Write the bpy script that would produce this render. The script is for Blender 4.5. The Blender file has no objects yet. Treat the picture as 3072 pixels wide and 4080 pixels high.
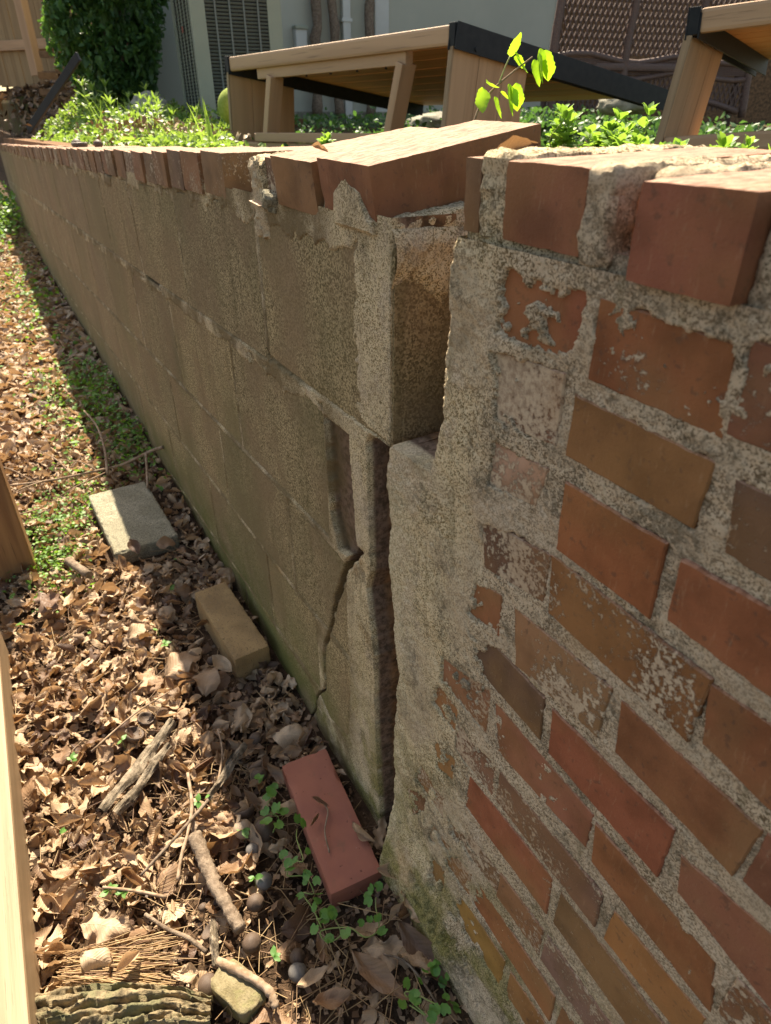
import bpy, bmesh, math, random
import numpy as np
from mathutils import Vector, Matrix, Euler, noise as mnoise

# ------------------------------------------------------------------ scene, camera, light
S = bpy.context.scene
COL = S.collection
random.seed(7)
RNG = np.random.default_rng(11)
R = math.radians

CAM_Y, CAM_Z = -0.33, 1.10            # X runs along the wall (towards the near end), Y into the bank
HEAD = R(29.5)                        # heading: left of straight into the bank
PITCH = math.atan(863 / 1400)
HF = Vector((-math.cos(HEAD), math.sin(HEAD), 0))
HR = Vector((math.sin(HEAD), math.cos(HEAD), 0))
camd = bpy.data.cameras.new('camera'); cam = bpy.data.objects.new('camera', camd); COL.objects.link(cam)
cam.location = (0, CAM_Y, CAM_Z)
fwd = HF * math.cos(PITCH) + Vector((0, 0, -math.sin(PITCH)))
cam.rotation_euler = fwd.to_track_quat('-Z', 'Y').to_euler()
camd.sensor_fit = 'HORIZONTAL'; camd.sensor_width = 36; camd.lens = 30.25
camd.clip_start = 0.02; camd.clip_end = 400
camd.dof.use_dof = True; camd.dof.focus_distance = 0.84; camd.dof.aperture_fstop = 14
S.camera = cam

SUN_DIR = Vector((-0.74, 0.212, 1.0)).normalized()     # towards the sun
w = bpy.data.worlds.new('World'); S.world = w; w.use_nodes = True
nt = w.node_tree; nt.nodes.clear()
sky = nt.nodes.new('ShaderNodeTexSky'); sky.sky_type = 'NISHITA'; sky.sun_disc = False
sky.sun_elevation = math.asin(SUN_DIR.z); sky.sun_rotation = math.atan2(SUN_DIR.x, SUN_DIR.y)
sky.air_density = 1.0; sky.dust_density = 2.0; sky.ozone_density = 0.7
bg = nt.nodes.new('ShaderNodeBackground'); bg.inputs[1].default_value = 0.088
ow = nt.nodes.new('ShaderNodeOutputWorld')
nt.links.new(sky.outputs[0], bg.inputs[0]); nt.links.new(bg.outputs[0], ow.inputs[0])
sl = bpy.data.lights.new('sun', 'SUN'); so = bpy.data.objects.new('sun', sl); COL.objects.link(so)
sl.energy = 4.9; sl.angle = R(0.5); sl.color = (1.0, 0.965, 0.92)
so.rotation_euler = SUN_DIR.to_track_quat('Z', 'Y').to_euler(); so.location = (0, 0, 5)
S.view_settings.view_transform = 'Standard'; S.view_settings.look = 'None'
S.view_settings.gamma = 1; S.view_settings.exposure = 1.65; S.view_settings.use_curve_mapping = False
S.view_settings.use_white_balance = True; S.view_settings.white_balance_temperature = 8100; S.view_settings.white_balance_tint = 8

# ------------------------------------------------------------------ numpy noise
_P = np.random.default_rng(3).integers(0, 1 << 30, 4096)
def _h(i, j, s):
    return (_P[(_P[(i + s * 131) & 4095] + j * 7 + s) & 4095] & 0xffff) / 65535.0
def vn(x, y, s=0):
    xi = np.floor(x).astype(np.int64); yi = np.floor(y).astype(np.int64)
    fx = x - xi; fy = y - yi; fx = fx * fx * (3 - 2 * fx); fy = fy * fy * (3 - 2 * fy)
    a = _h(xi, yi, s); b = _h(xi + 1, yi, s); c = _h(xi, yi + 1, s); d = _h(xi + 1, yi + 1, s)
    return (a * (1 - fx) + b * fx) * (1 - fy) + (c * (1 - fx) + d * fx) * fy
def fbm(x, y, f, o=4, s=0, g=0.5):                     # about -1 .. 1
    t = 0; a = 1; n = 0
    for k in range(o):
        t = t + a * (vn(x * f * 2 ** k + 17.3 * k, y * f * 2 ** k - 9.1 * k, s + k) * 2 - 1); n += a; a *= g
    return t / n
def sst(a, b, x):
    t = np.clip((x - a) / (b - a), 0, 1); return t * t * (3 - 2 * t)

# ------------------------------------------------------------------ mesh helpers
def mesh_np(name, V, F, uv=None, col=None, smooth=False):
    V = np.asarray(V, np.float32); F = np.asarray(F, np.int32)
    me = bpy.data.meshes.new(name); n, k = F.shape
    me.vertices.add(len(V)); me.vertices.foreach_set('co', V.ravel())
    me.loops.add(n * k); me.loops.foreach_set('vertex_index', F.ravel())
    me.polygons.add(n); me.polygons.foreach_set('loop_start', np.arange(0, n * k, k, dtype=np.int32))
    me.polygons.foreach_set('loop_total', np.full(n, k, np.int32))
    if smooth: me.polygons.foreach_set('use_smooth', np.ones(n, bool))
    if uv is not None:
        l = me.uv_layers.new(name='UVMap'); l.data.foreach_set('uv', np.asarray(uv, np.float32)[F.ravel()].ravel())
    if col is not None:
        a = me.color_attributes.new('tint', 'FLOAT_COLOR', 'POINT')
        a.data.foreach_set('color', np.asarray(col, np.float32).ravel())
    me.update(calc_edges=True); me.validate(); return me
WM = {}
def add(name, mesh, mat=None, parent=None, M=None, label=None, cat=None, group=None, kind=None, color=None):
    o = bpy.data.objects.new(name, mesh); COL.objects.link(o)
    M = M if M is not None else Matrix.Identity(4)
    if parent is not None:
        o.parent = parent; o.matrix_parent_inverse = WM[parent.name].inverted()
    o.matrix_basis = M; WM[o.name] = M.copy()
    if mat is not None and mesh is not None and not mesh.materials: mesh.materials.append(mat)
    if label: o['label'] = label
    if cat: o['category'] = cat
    if group: o['group'] = group
    if kind: o['kind'] = kind
    if color: o.color = color
    return o
def thing(name, label, cat, loc=(0, 0, 0), group=None):
    return add(name, None, None, None, Matrix.Translation(loc), label, cat, group)
def frame(c, ax, ay, az=None):
    ax = Vector(ax).normalized(); ay = Vector(ay); ay = (ay - ax * ay.dot(ax)).normalized()
    az = ax.cross(ay)
    return Matrix(((ax.x, ay.x, az.x, c[0]), (ax.y, ay.y, az.y, c[1]), (ax.z, ay.z, az.z, c[2]), (0, 0, 0, 1)))
def frozen(bm, name):
    me = bpy.data.meshes.new(name); bm.to_mesh(me); bm.free(); return me
def box_mesh(sx, sy, sz, bev=0.003, seg=2, smooth=False):
    bm = bmesh.new(); bmesh.ops.create_cube(bm, size=1)
    for v in bm.verts: v.co = Vector((v.co.x * sx, v.co.y * sy, v.co.z * sz))
    if bev: bmesh.ops.bevel(bm, geom=bm.edges[:], offset=min(bev, min(sx, sy, sz) * .45), segments=seg, affect='EDGES', profile=.6)
    if smooth:
        for f in bm.faces: f.smooth = True
    return frozen(bm, 'box')
def rough_box(sx, sy, sz, cell=0.012, bev=0.004, amp=0.001, freq=60, seed=0, chip=0.0, smooth=True):
    hx, hy, hz = sx / 2, sy / 2, sz / 2
    bm = bmesh.new()
    def face(o, u, v, nu, nv):
        g = [[bm.verts.new(o + u * (i / nu) + v * (j / nv)) for j in range(nv + 1)] for i in range(nu + 1)]
        for i in range(nu):
            for j in range(nv): bm.faces.new((g[i][j], g[i + 1][j], g[i + 1][j + 1], g[i][j + 1]))
    nx, ny, nz = [max(2, int(round(q / cell))) for q in (sx, sy, sz)]
    X, Y, Z = Vector((sx, 0, 0)), Vector((0, sy, 0)), Vector((0, 0, sz)); o = Vector((-hx, -hy, -hz))
    face(o, Y, X, ny, nx); face(o + Z, X, Y, nx, ny); face(o, X, Z, nx, nz); face(o + Y, Z, X, nz, nx)
    face(o, Z, Y, nz, ny); face(o + X, Y, Z, ny, nz)
    bmesh.ops.remove_doubles(bm, verts=bm.verts, dist=1e-5)
    off = Vector((seed * 3.7, seed * 1.3, seed * 2.1))
    for v in bm.verts:
        p = v.co; q = Vector((max(-hx + bev, min(hx - bev, p.x)), max(-hy + bev, min(hy - bev, p.y)), max(-hz + bev, min(hz - bev, p.z))))
        d = p - q
        n = mnoise.fractal(p * freq + off, .8, 2, 3)
        if d.length > 1e-7:
            edge = sum(1 for a in (d.x, d.y, d.z) if abs(a) > bev * .5)
            dn = d.normalized()
            v.co = q + dn * bev * (1 if edge < 2 else 1 - chip * max(0, mnoise.noise(p * freq * .7 + off)) * 2)
            v.co += dn * amp * n
    if smooth:
        for f in bm.faces: f.smooth = True
    me = frozen(bm, 'rough_box'); me.set_sharp_from_angle(angle=R(28)); return me
def tube_mesh(pts, rads, n=8, jitter=0.0, seed=0, cap=True):
    pts = [Vector(p) for p in pts]; V = []; F = []
    rr = random.Random(seed); prev = None
    for i, p in enumerate(pts):
        t = (pts[min(i + 1, len(pts) - 1)] - pts[max(i - 1, 0)]).normalized()
        a = prev if prev is not None else (Vector((0, 0, 1)) if abs(t.z) < .9 else Vector((1, 0, 0)))
        b = t.cross(a).normalized(); a = b.cross(t).normalized(); prev = a
        for k in range(n):
            an = 2 * math.pi * k / n; r = rads[i] * (1 + jitter * (rr.random() - .5) * 2)
            V.append(p + (a * math.cos(an) + b * math.sin(an)) * r)
    m = len(pts)
    for i in range(m - 1):
        for k in range(n):
            F.append((i * n + k, i * n + (k + 1) % n, (i + 1) * n + (k + 1) % n, (i + 1) * n + k))
    V = [tuple(v) for v in V]
    me = bpy.data.meshes.new('tube')
    if cap: F += [tuple(reversed(range(n))), tuple(range((m - 1) * n, m * n))]
    me.from_pydata(V, [], F)
    for p in me.polygons: p.use_smooth = len(p.vertices) == 4
    me.update(); return me
def spline(pts, k=5):
    P = [Vector(p) for p in pts]; P = [P[0] * 2 - P[1]] + P + [P[-1] * 2 - P[-2]]; out = []
    for i in range(1, len(P) - 2):
        for j in range(k):
            t = j / k; a, b, c, d = P[i - 1], P[i], P[i + 1], P[i + 2]
            out.append(.5 * ((2 * b) + (c - a) * t + (2 * a - 5 * b + 4 * c - d) * t * t + (3 * b - a - 3 * c + d) * t ** 3))
    out.append(P[-2]); return out
def gp(f, r, z=0.0):                                   # a garden point f metres ahead and r metres to the right of where one stands
    p = HF * f + HR * r; return Vector((p.x, CAM_Y + p.y, z))

# ------------------------------------------------------------------ materials
class NB:
    def __init__(s, name, rough=.85, spec=.3):
        s.m = bpy.data.materials.new(name); s.m.use_nodes = True; s.t = s.m.node_tree; s.N = s.t.nodes
        s.N.clear(); s.b = s.N.new('ShaderNodeBsdfPrincipled'); s.o = s.N.new('ShaderNodeOutputMaterial')
        s.L(s.b.outputs[0], s.o.inputs[0]); s.b.inputs['Roughness'].default_value = rough
        s.b.inputs['Specular IOR Level'].default_value = spec; s.tc = s.N.new('ShaderNodeTexCoord'); s._v = s.tc.outputs['Object']
    def L(s, a, b): s.t.links.new(a, b)
    def _in(s, sock, v):
        if isinstance(v, bpy.types.NodeSocket): s.L(v, sock)
        elif isinstance(v, (tuple, list)) and len(v) == 3 and sock.type == 'RGBA': sock.default_value = (*v, 1)
        else: sock.default_value = v
    def vary(s):                                       # shift the pattern from object to object
        oi = s.N.new('ShaderNodeObjectInfo'); s.oi = oi
        m = s.N.new('ShaderNodeVectorMath'); m.operation = 'MULTIPLY_ADD'
        c = s.N.new('ShaderNodeCombineXYZ'); [s.L(oi.outputs['Random'], c.inputs[i]) for i in range(3)]
        s.L(c.outputs[0], m.inputs[0]); m.inputs[1].default_value = (7.1, 13.7, 5.3); s.L(s._v, m.inputs[2]); s._v = m.outputs[0]
    def scale(s, sc, v=None):
        m = s.N.new('ShaderNodeVectorMath'); m.operation = 'MULTIPLY'; s.L(v or s._v, m.inputs[0]); m.inputs[1].default_value = sc; return m.outputs[0]
    def noise(s, sc, det=4, ro=.55, v=None, dist=0):
        n = s.N.new('ShaderNodeTexNoise'); n.inputs['Scale'].default_value = sc; n.inputs['Detail'].default_value = det
        n.inputs['Roughness'].default_value = ro; n.inputs['Distortion'].default_value = dist; s.L(v or s._v, n.inputs['Vector']); return n.outputs['Fac']
    def vor(s, sc, v=None, out='Distance', feat='F1'):
        n = s.N.new('ShaderNodeTexVoronoi'); n.feature = feat; n.inputs['Scale'].default_value = sc; s.L(v or s._v, n.inputs['Vector']); return n.outputs[out]
    def ss(s, x, a, b, lo=0., hi=1.):
        n = s.N.new('ShaderNodeMapRange'); n.interpolation_type = 'SMOOTHSTEP'; s._in(n.inputs[0], x)
        for i, q in zip((1, 2, 3, 4), (a, b, lo, hi)): s._in(n.inputs[i], q)
        return n.outputs[0]
    def mth(s, op, a, b=0., c=None):
        n = s.N.new('ShaderNodeMath'); n.operation = op; s._in(n.inputs[0], a); s._in(n.inputs[1], b)
        if c is not None: s._in(n.inputs[2], c)
        return n.outputs[0]
    def mix(s, f, a, b, mode='MIX'):
        n = s.N.new('ShaderNodeMix'); n.data_type = 'RGBA'; n.blend_type = mode
        s._in(n.inputs[0], f); s._in(n.inputs[6], a); s._in(n.inputs[7], b); return n.outputs[2]
    def xyz(s, v=None):
        n = s.N.new('ShaderNodeSeparateXYZ'); s.L(v or s.tc.outputs['Object'], n.inputs[0]); return n.outputs
    def pos(s):
        return s.N.new('ShaderNodeNewGeometry').outputs['Position']
    def bump(s, h, st=.5, d=.002, nrm=None):
        n = s.N.new('ShaderNodeBump'); s._in(n.inputs['Height'], h); n.inputs['Strength'].default_value = st; n.inputs['Distance'].default_value = d
        if nrm is not None: s.L(nrm, n.inputs['Normal'])
        return n.outputs[0]
    def done(s, c, nrm=None, rough=None):
        s._in(s.b.inputs['Base Color'], c)
        if nrm is not None: s.L(nrm, s.b.inputs['Normal'])
        if rough is not None: s._in(s.b.inputs['Roughness'], rough)
        return s.m
    def translucent(s, col, fac):
        t = s.N.new('ShaderNodeBsdfTranslucent'); s._in(t.inputs[0], col); mx = s.N.new('ShaderNodeMixShader'); mx.inputs[0].default_value = fac
        s.L(s.b.outputs[0], mx.inputs[1]); s.L(t.outputs[0], mx.inputs[2]); s.L(mx.outputs[0], s.o.inputs[0])

def brick_mat():
    b = NB('weathered_brick', .82, .25); b.vary()
    oi = b.N.new('ShaderNodeObjectInfo'); col = oi.outputs['Color']; al = oi.outputs['Alpha']
    n1 = b.noise(22, 5); n2 = b.noise(140, 4); n3 = b.noise(8, 3)
    c = b.mix(b.ss(n1, .35, .7), col, b.mix(1., col, (.62, .60, .55), 'MULTIPLY'))
    c = b.mix(b.ss(n3, .5, .68, 0, .5), c, (.21, .125, .055))          # olive staining
    c = b.mix(b.ss(n2, .60, .68, 0, .5), c, (.08, .045, .03))
    big = b.noise(16, 3, .5); fine = b.noise(190, 8, .72)
    th = b.mth('SUBTRACT', b.mth('ADD', b.mth('MULTIPLY', big, .55), b.mth('MULTIPLY', fine, .75)), b.mth('MULTIPLY', al, .335))
    lime = b.ss(b.mth('ADD', b.mth('MULTIPLY', big, .55), b.mth('MULTIPLY', fine, .75)), b.mth('SUBTRACT', .93, b.mth('MULTIPLY', al, .335)), b.mth('SUBTRACT', .98, b.mth('MULTIPLY', al, .335)))
    c = b.mix(b.mth('MULTIPLY', lime, .85), c, b.mix(b.ss(fine, .4, .6), (.30, .22, .15), (.50, .40, .28)))
    vs = b.noise(1, 6, .7, b.scale((300, 300, 60)))
    c = b.mix(b.ss(vs, .56, .70, 0, .18), c, (.46, .33, .20)); c = b.mix(b.ss(b.noise(330, 6, .8), .60, .66, 0, .6), c, (.10, .05, .03)); c = b.mix(b.ss(b.noise(6, 4), .45, .62, 0, .35), c, (.30, .15, .055))
    h = b.mth('ADD', b.mth('MULTIPLY', b.noise(420, 5, .7), .6), b.mth('ADD', b.mth('MULTIPLY', lime, .5), b.mth('MULTIPLY', n1, .6)))
    nz = b.xyz(b.N.new('ShaderNodeNewGeometry').outputs['Normal'])[2]
    c = b.mix(b.mth('MULTIPLY', b.ss(nz, .55, .85), b.ss(b.noise(60, 6, .7), .25, .6, .35, .9)), c, b.mix(b.ss(b.noise(1, 6, .75, b.scale((260, 60, 260))), .40, .58), (.17, .088, .058), (.41, .245, .17)))
    return b.done(c, b.bump(h, .9, .0013))
def smooth_brick_mat(name, col, dark, pit=0):
    b = NB(name, .8, .25); b.vary()
    n1 = b.noise(14, 5); f = b.noise(300, 5, .7); pits = b.noise(90, 2)
    c = b.mix(b.ss(n1, .3, .7), col, dark); c = b.mix(b.ss(pits, .68, .74, 0, .7), c, tuple(q * .35 for q in dark))
    c = b.mix(b.ss(b.noise(70, 6, .7), .66, .72, 0, .5), c, (.5, .38, .3))
    if pit: c = b.mix(b.ss(b.noise(1, 6, .75, b.scale((260, 420, 420))), .56, .62, 0, .8), c, (.07, .05, .03))
    c = b.mix(b.ss(b.noise(26, 6, .7), .55, .7, 0, .35), c, (.14, .10, .06))
    return b.done(c, b.bump(b.mth('ADD', b.mth('MULTIPLY', f, .6), n1), .6, .001))
def mortar_mat(name, pale=0.0, interior=True, tintlo=(.17, .12, .07), tinthi=(.60, .475, .33)):
    b = NB(name, .95, .12); b._v = b.pos()
    vc = b.xyz(b.vor(820, out='Color'))[0]; grain = b.mth('ADD', b.mth('MULTIPLY', b.noise(430, 8, .85), .60), b.mth('MULTIPLY', vc, .40)); g2 = b.noise(210, 6, .8); n1 = b.noise(9, 5, .6); n2 = b.noise(26, 7, .74)
    x, y, z = b.xyz(b._v)
    lz = b.ss(x, -.34, -.44); lo = b.mix(lz, tintlo, (.20, .145, .065)); hi = b.mix(lz, tinthi, (.68, .55, .35))
    thr = b.mth('ADD', .355, b.mth('MULTIPLY', b.mth('SUBTRACT', n2, .5), .55))
    c = b.mix(b.ss(grain, thr, b.mth('ADD', thr, .19)), lo, hi)
    c = b.mix(b.ss(n1, .42, .66, 0, .6), c, (.46, .36, .25))
    c = b.mix(b.ss(b.noise(13, 6, .65), .52, .64, 0, .55), c, b.mix(b.ss(grain, .3, .6), (.40, .31, .21), (.62, .50, .37)))
    c = b.mix(b.ss(b.noise(7.5, 5, .7), .56, .68, 0, .5), c, (.16, .12, .065))
    lich = b.ss(b.mth('ADD', b.mth('MULTIPLY', b.noise(17, 6, .7), .7), b.mth('MULTIPLY', g2, .5)), .62, .70)
    c = b.mix(b.mth('MULTIPLY', lich, .6), c, (.085, .07, .045))
    str_ = b.noise(1, 6, .7, b.scale((60, 60, 7)))
    c = b.mix(b.ss(str_, .55, .72, 0, .45), c, (.15, .125, .06))
    oran = b.ss(b.noise(5.5, 4), .60, .72, 0, .40); c = b.mix(oran, c, (.42, .23, .08))
    # the clean, cream strip that was torn open beside the crack
    fr = b.mth('MULTIPLY', b.ss(x, -.53, -.475, 1, 0), b.mth('MULTIPLY', b.ss(x, -.60, -.565, 0, 1), b.ss(z, .78, .74, 1., 0.) if False else b.ss(z, .72, .79, 1., 0.)))
    creamn = b.ss(b.noise(1, 5, .6, b.scale((30, 30, 8))), .32, .62, .35, 1)
    c = b.mix(b.mth('MULTIPLY', b.mth('MULTIPLY', fr, creamn), .72), c, b.mix(b.ss(grain, .35, .6), (.40, .33, .20), (.66, .56, .38)))
    green = b.mth('MULTIPLY', b.ss(z, .02, .55, 1, 0), b.ss(b.noise(14, 5, .65), .40, .62, 0, .85))
    c = b.mix(green, c, b.mix(b.ss(grain, .4, .6), (.10, .095, .02), (.26, .22, .06)))
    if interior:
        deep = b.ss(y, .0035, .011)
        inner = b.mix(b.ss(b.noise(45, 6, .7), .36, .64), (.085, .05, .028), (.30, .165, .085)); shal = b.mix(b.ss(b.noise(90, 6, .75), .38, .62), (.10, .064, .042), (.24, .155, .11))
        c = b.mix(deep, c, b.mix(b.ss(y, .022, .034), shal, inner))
        if tinthi[0] < .5:
            c = b.mix(b.mth('MULTIPLY', b.ss(x, -.66, -.75), b.ss(b.noise(8, 5, .65), .36, .58, 0.0, .85)), c, (.155, .108, .052))
    h = b.mth('ADD', b.mth('MULTIPLY', grain, .8), b.mth('ADD', b.mth('MULTIPLY', g2, .4), b.mth('MULTIPLY', n2, 1.0)))
    return b.done(c, b.bump(h, 1., .0025))
def block_mat():
    b = NB('concrete_block', .93, .12); b._v = b.pos()
    vc = b.xyz(b.vor(480, out='Color'))[0]; grain = b.mth('ADD', b.mth('MULTIPLY', b.noise(240, 8, .85), .65), b.mth('MULTIPLY', vc, .35)); n1 = b.noise(5, 5, .6); n2 = b.noise(45, 6, .7)
    x, y, z = b.xyz(b._v)
    c = b.mix(b.ss(grain, .36, .64), (.115, .084, .042), (.41, .32, .185))
    st_ = b.noise(1, 5, .65, b.scale((22, 22, 2.2))); c = b.mix(b.ss(st_, .52, .70, 0, .55), c, (.10, .078, .036)); c = b.mix(b.ss(st_, .30, .42, .4, 0), c, (.32, .225, .12))
    c = b.mix(b.ss(n1, .42, .62, 0, .7), c, (.21, .145, .085))
    c = b.mix(b.ss(b.noise(2.2, 3), .45, .62, 0, .5), c, (.14, .125, .06))
    c = b.mix(b.ss(n2, .62, .70, 0, .45), c, (.33, .24, .13))
    c = b.mix(b.ss(b.noise(150, 3, .6), .64, .72, 0, .75), c, (.05, .04, .022))
    green = b.mth('MULTIPLY', b.ss(z, .0, .30, 1, 0), b.ss(b.noise(9, 5, .6), .30, .6, 0.1, .85))
    c = b.mix(green, c, (.105, .11, .028))
    oi = b.N.new('ShaderNodeObjectInfo'); c = b.mix(1., c, b.mix(oi.outputs['Random'], (.90, .90, .89), (1.10, 1.08, 1.04)), 'MULTIPLY')
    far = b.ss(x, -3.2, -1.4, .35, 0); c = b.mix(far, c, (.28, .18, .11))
    h = b.mth('ADD', b.mth('MULTIPLY', grain, .8), b.mth('MULTIPLY', n2, 1.2))
    return b.done(c, b.bump(h, .9, .0018))
def leaf_mat(name, tint_attr, cols, trans=.25, tcol=(.5, .25, .08), veins=True, rough=.55, spec=.4, bump=.0012):
    b = NB(name, rough, spec)
    if tint_attr:
        a = b.N.new('ShaderNodeAttribute'); a.attribute_name = 'tint'; rnd = b.xyz(a.outputs['Vector'])
        r1, r2 = rnd[0], rnd[1]
    else:
        b.vary(); r1 = b.oi.outputs['Random']; r2 = b.mth('FRACT', b.mth('MULTIPLY', r1, 17.3))
    c = b.mix(b.ss(r1, 0, .5), cols[0], cols[1]); c = b.mix(b.ss(r1, .55, .95), c, cols[2]); c = b.mix(b.ss(r2, .72, .95), c, cols[3])
    c = b.mix(b.ss(b.noise(90, 4), .5, .7, 0, .4), c, b.mix(1., c, (.55, .5, .45), 'MULTIPLY'))
    nrm = None
    if veins:
        u, v, _ = b.xyz(b.tc.outputs['UV']); av = b.mth('ABSOLUTE', b.mth('SUBTRACT', v, .5))
        ph = b.mth('SUBTRACT', b.mth('MULTIPLY', u, 11.), b.mth('MULTIPLY', av, 5.))
        wv = b.mth('ABSOLUTE', b.mth('SUBTRACT', b.mth('FRACT', ph), .5))
        ve = b.ss(wv, .0, .12, 1, 0); mid = b.ss(av, .01, .035, 1, 0); vv = b.mth('MAXIMUM', ve, mid)
        c = b.mix(b.mth('MULTIPLY', vv, .28), c, b.mix(1., c, (1.45, 1.4, 1.3), 'MULTIPLY'))
        nrm = b.bump(b.mth('ADD', wv, b.mth('MULTIPLY', vv, .3)), .8, bump)
    m = b.done(c, nrm)
    if trans: b.translucent(b.mix(.5, c, tcol), trans)
    return m
def wood_mat(name, light, dark, sc=1., axis=0, line=.5):
    b = NB(name, .6, .3); b.vary(); s = [34 * sc] * 3; s[axis] = 1.6 * sc
    n = b.noise(1, 5, .62, b.scale(tuple(s)), .6); s2 = [240 * sc] * 3; s2[axis] = 9 * sc; n2 = b.noise(1, 4, .6, b.scale(tuple(s2)))
    c = b.mix(b.ss(n, .35, .68), light, dark)
    c = b.mix(b.ss(n2, .62, .70, 0, line), c, tuple(q * .32 for q in dark))
    return b.done(c, b.bump(b.mth('ADD', n, n2), .4, .001))
def plain_mat(name, c1, c2, sc=20, rough=.6, spec=.4, bump=.001, metal=0):
    b = NB(name, rough, spec); n = b.noise(sc, 5, .6); b.b.inputs['Metallic'].default_value = metal
    return b.done(b.mix(b.ss(n, .35, .65), c1, c2), b.bump(b.noise(sc * 6, 4), .5, bump))
def green_mat(name, c1, c2, trans=.45, t=(.35, .6, .03)):
    b = NB(name, .5, .4)
    a = b.N.new('ShaderNodeAttribute'); a.attribute_name = 'tint'; r = b.xyz(a.outputs['Vector'])[0]
    oi = b.N.new('ShaderNodeObjectInfo'); r = b.mth('FRACT', b.mth('ADD', r, oi.outputs['Random']))
    c = b.mix(b.ss(r, .1, .9), c1, c2); m = b.done(c); b.translucent(b.mix(.6, c, t), trans); return m
def bark_mat(name, c1, c2, moss=None):
    b = NB(name, .95, .1); b.vary(); n = b.noise(60, 6, .7); n2 = b.noise(300, 4, .7)
    c = b.mix(b.ss(n, .35, .65), c1, c2); c = b.mix(b.ss(n2, .6, .7, 0, .5), c, tuple(q * .4 for q in c1))
    if moss: c = b.mix(b.ss(b.noise(18, 5, .65), .45, .6, 0, .8), c, moss)
    return b.done(c, b.bump(b.mth('ADD', n, n2), .9, .0025))

M = {}
M['brick'] = brick_mat()
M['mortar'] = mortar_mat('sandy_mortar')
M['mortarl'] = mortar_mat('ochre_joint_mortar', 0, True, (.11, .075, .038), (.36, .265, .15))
M['block'] = block_mat()
M['crust'] = mortar_mat('crusty_mortar', 0, False)
M['core'] = plain_mat('broken_masonry_core', (.10, .06, .035), (.24, .13, .07), 30, .95, .1, .003)
M['red'] = smooth_brick_mat('clean_red_brick', (.34, .125, .08), (.27, .10, .07))
M['tan'] = smooth_brick_mat('tan_brick', (.36, .23, .105), (.24, .15, .07), 1)
b = NB('gritty_concrete', .95, .1); g = b.noise(330, 5, .75); n = b.noise(18, 4)
M['grit'] = b.done(b.mix(b.ss(g, .35, .65), (.14, .125, .09), b.mix(b.ss(n, .4, .6), (.46, .42, .31), (.34, .31, .22))), b.bump(g, 1., .003))
LC = [(.39, .26, .155), (.53, .39, .26), (.28, .17, .10), (.12, .07, .048)]
M['leaf'] = leaf_mat('dead_leaf_skin', False, LC); M['leafj'] = leaf_mat('dead_leaf_skin_litter', True, LC)
M['litter_bits'] = leaf_mat('litter_crumbs', True, [(.20, .12, .07), (.30, .20, .12), (.12, .07, .04), (.07, .042, .028)], 0, veins=False)
b = NB('dark_soil', .97, .1); n = b.noise(30, 6, .7); n2 = b.noise(220, 5, .7)
M['soil'] = b.done(b.mix(b.ss(n, .35, .65), (.045, .028, .018), b.mix(b.ss(n2, .4, .6), (.13, .08, .05), (.08, .05, .03))), b.bump(b.mth('ADD', n, n2), 1., .006))
b = NB('terrace_soil', .97, .1); n = b.noise(6, 6, .7); n2 = b.noise(60, 5, .7)
M['terrace'] = b.done(b.mix(b.ss(n2, .4, .6), (.05, .035, .02), b.mix(b.ss(n, .4, .6), (.09, .10, .03), (.12, .08, .045))), b.bump(b.mth('ADD', n, n2), 1., .02))
M['needle'] = leaf_mat('dry_pine_needle', True, [(.36, .23, .11), (.42, .29, .15), (.28, .16, .08), (.2, .11, .06)], 0, veins=False)
M['stem'] = plain_mat('dry_twig_bark', (.20, .13, .08), (.33, .24, .17), 80, .85, .2)
M['stick'] = bark_mat('stick_bark', (.12, .085, .06), (.27, .205, .15))
M['barkgrey'] = bark_mat('weathered_bark', (.11, .085, .06), (.31, .25, .185))
M['log'] = bark_mat('mossy_log_bark', (.10, .08, .05), (.30, .23, .14), (.15, .145, .08))
M['nut'] = plain_mat('nut_husk_skin', (.055, .035, .025), (.12, .08, .055), 60, .6, .35, .0006)
M['nutpale'] = plain_mat('pale_nut_skin', (.24, .17, .115), (.34, .26, .19), 50, .55, .35, .0005)
M['nutgrey'] = plain_mat('grey_nut_skin', (.10, .092, .085), (.17, .155, .14), 50, .5, .4, .0005)
M['stone'] = bark_mat('mossy_stone_skin', (.16, .13, .07), (.24, .20, .12), (.17, .17, .07))
M['ivy'] = green_mat('ground_ivy_leaf', (.08, .20, .04), (.13, .27, .06), .35, (.25, .55, .06))
M['weed'] = green_mat('weed_leaf', (.10, .22, .04), (.22, .36, .08), .42, (.40, .65, .06))
M['weedf'] = green_mat('bank_weed_leaf', (.07, .16, .03), (.26, .36, .10), .40, (.38, .58, .06))
M['cover'] = green_mat('ground_cover_leaf', (.06, .15, .025), (.16, .30, .05), .35, (.3, .55, .04))
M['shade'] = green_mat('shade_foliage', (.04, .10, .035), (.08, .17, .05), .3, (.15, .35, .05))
M['seedling'] = green_mat('seedling_leaf', (.16, .33, .04), (.24, .42, .06), .5, (.5, .8, .03))
M['bush'] = green_mat('conifer_spray', (.028, .075, .026), (.08, .17, .045), .32, (.2, .42, .05))
M['gstem'] = plain_mat('green_stem', (.20, .28, .07), (.28, .30, .12), 50, .6, .3)
M['deck'] = wood_mat('tan_composite_board', (.46, .29, .17), (.36, .22, .125), .35, 0, .45)
M['deckin'] = wood_mat('brown_board', (.50, .28, .13), (.40, .21, .09), .35, 0, .3)
M['black'] = plain_mat('black_steel', (.010, .012, .014), (.016, .018, .019), 30, .6, .25, .0003)
M['lumber'] = wood_mat('pale_lumber', (.31, .215, .13), (.23, .155, .09), 1.4, 0, .6)
M['post'] = wood_mat('brown_post_wood', (.30, .155, .065), (.20, .095, .04), .8, 2, .6)
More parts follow.
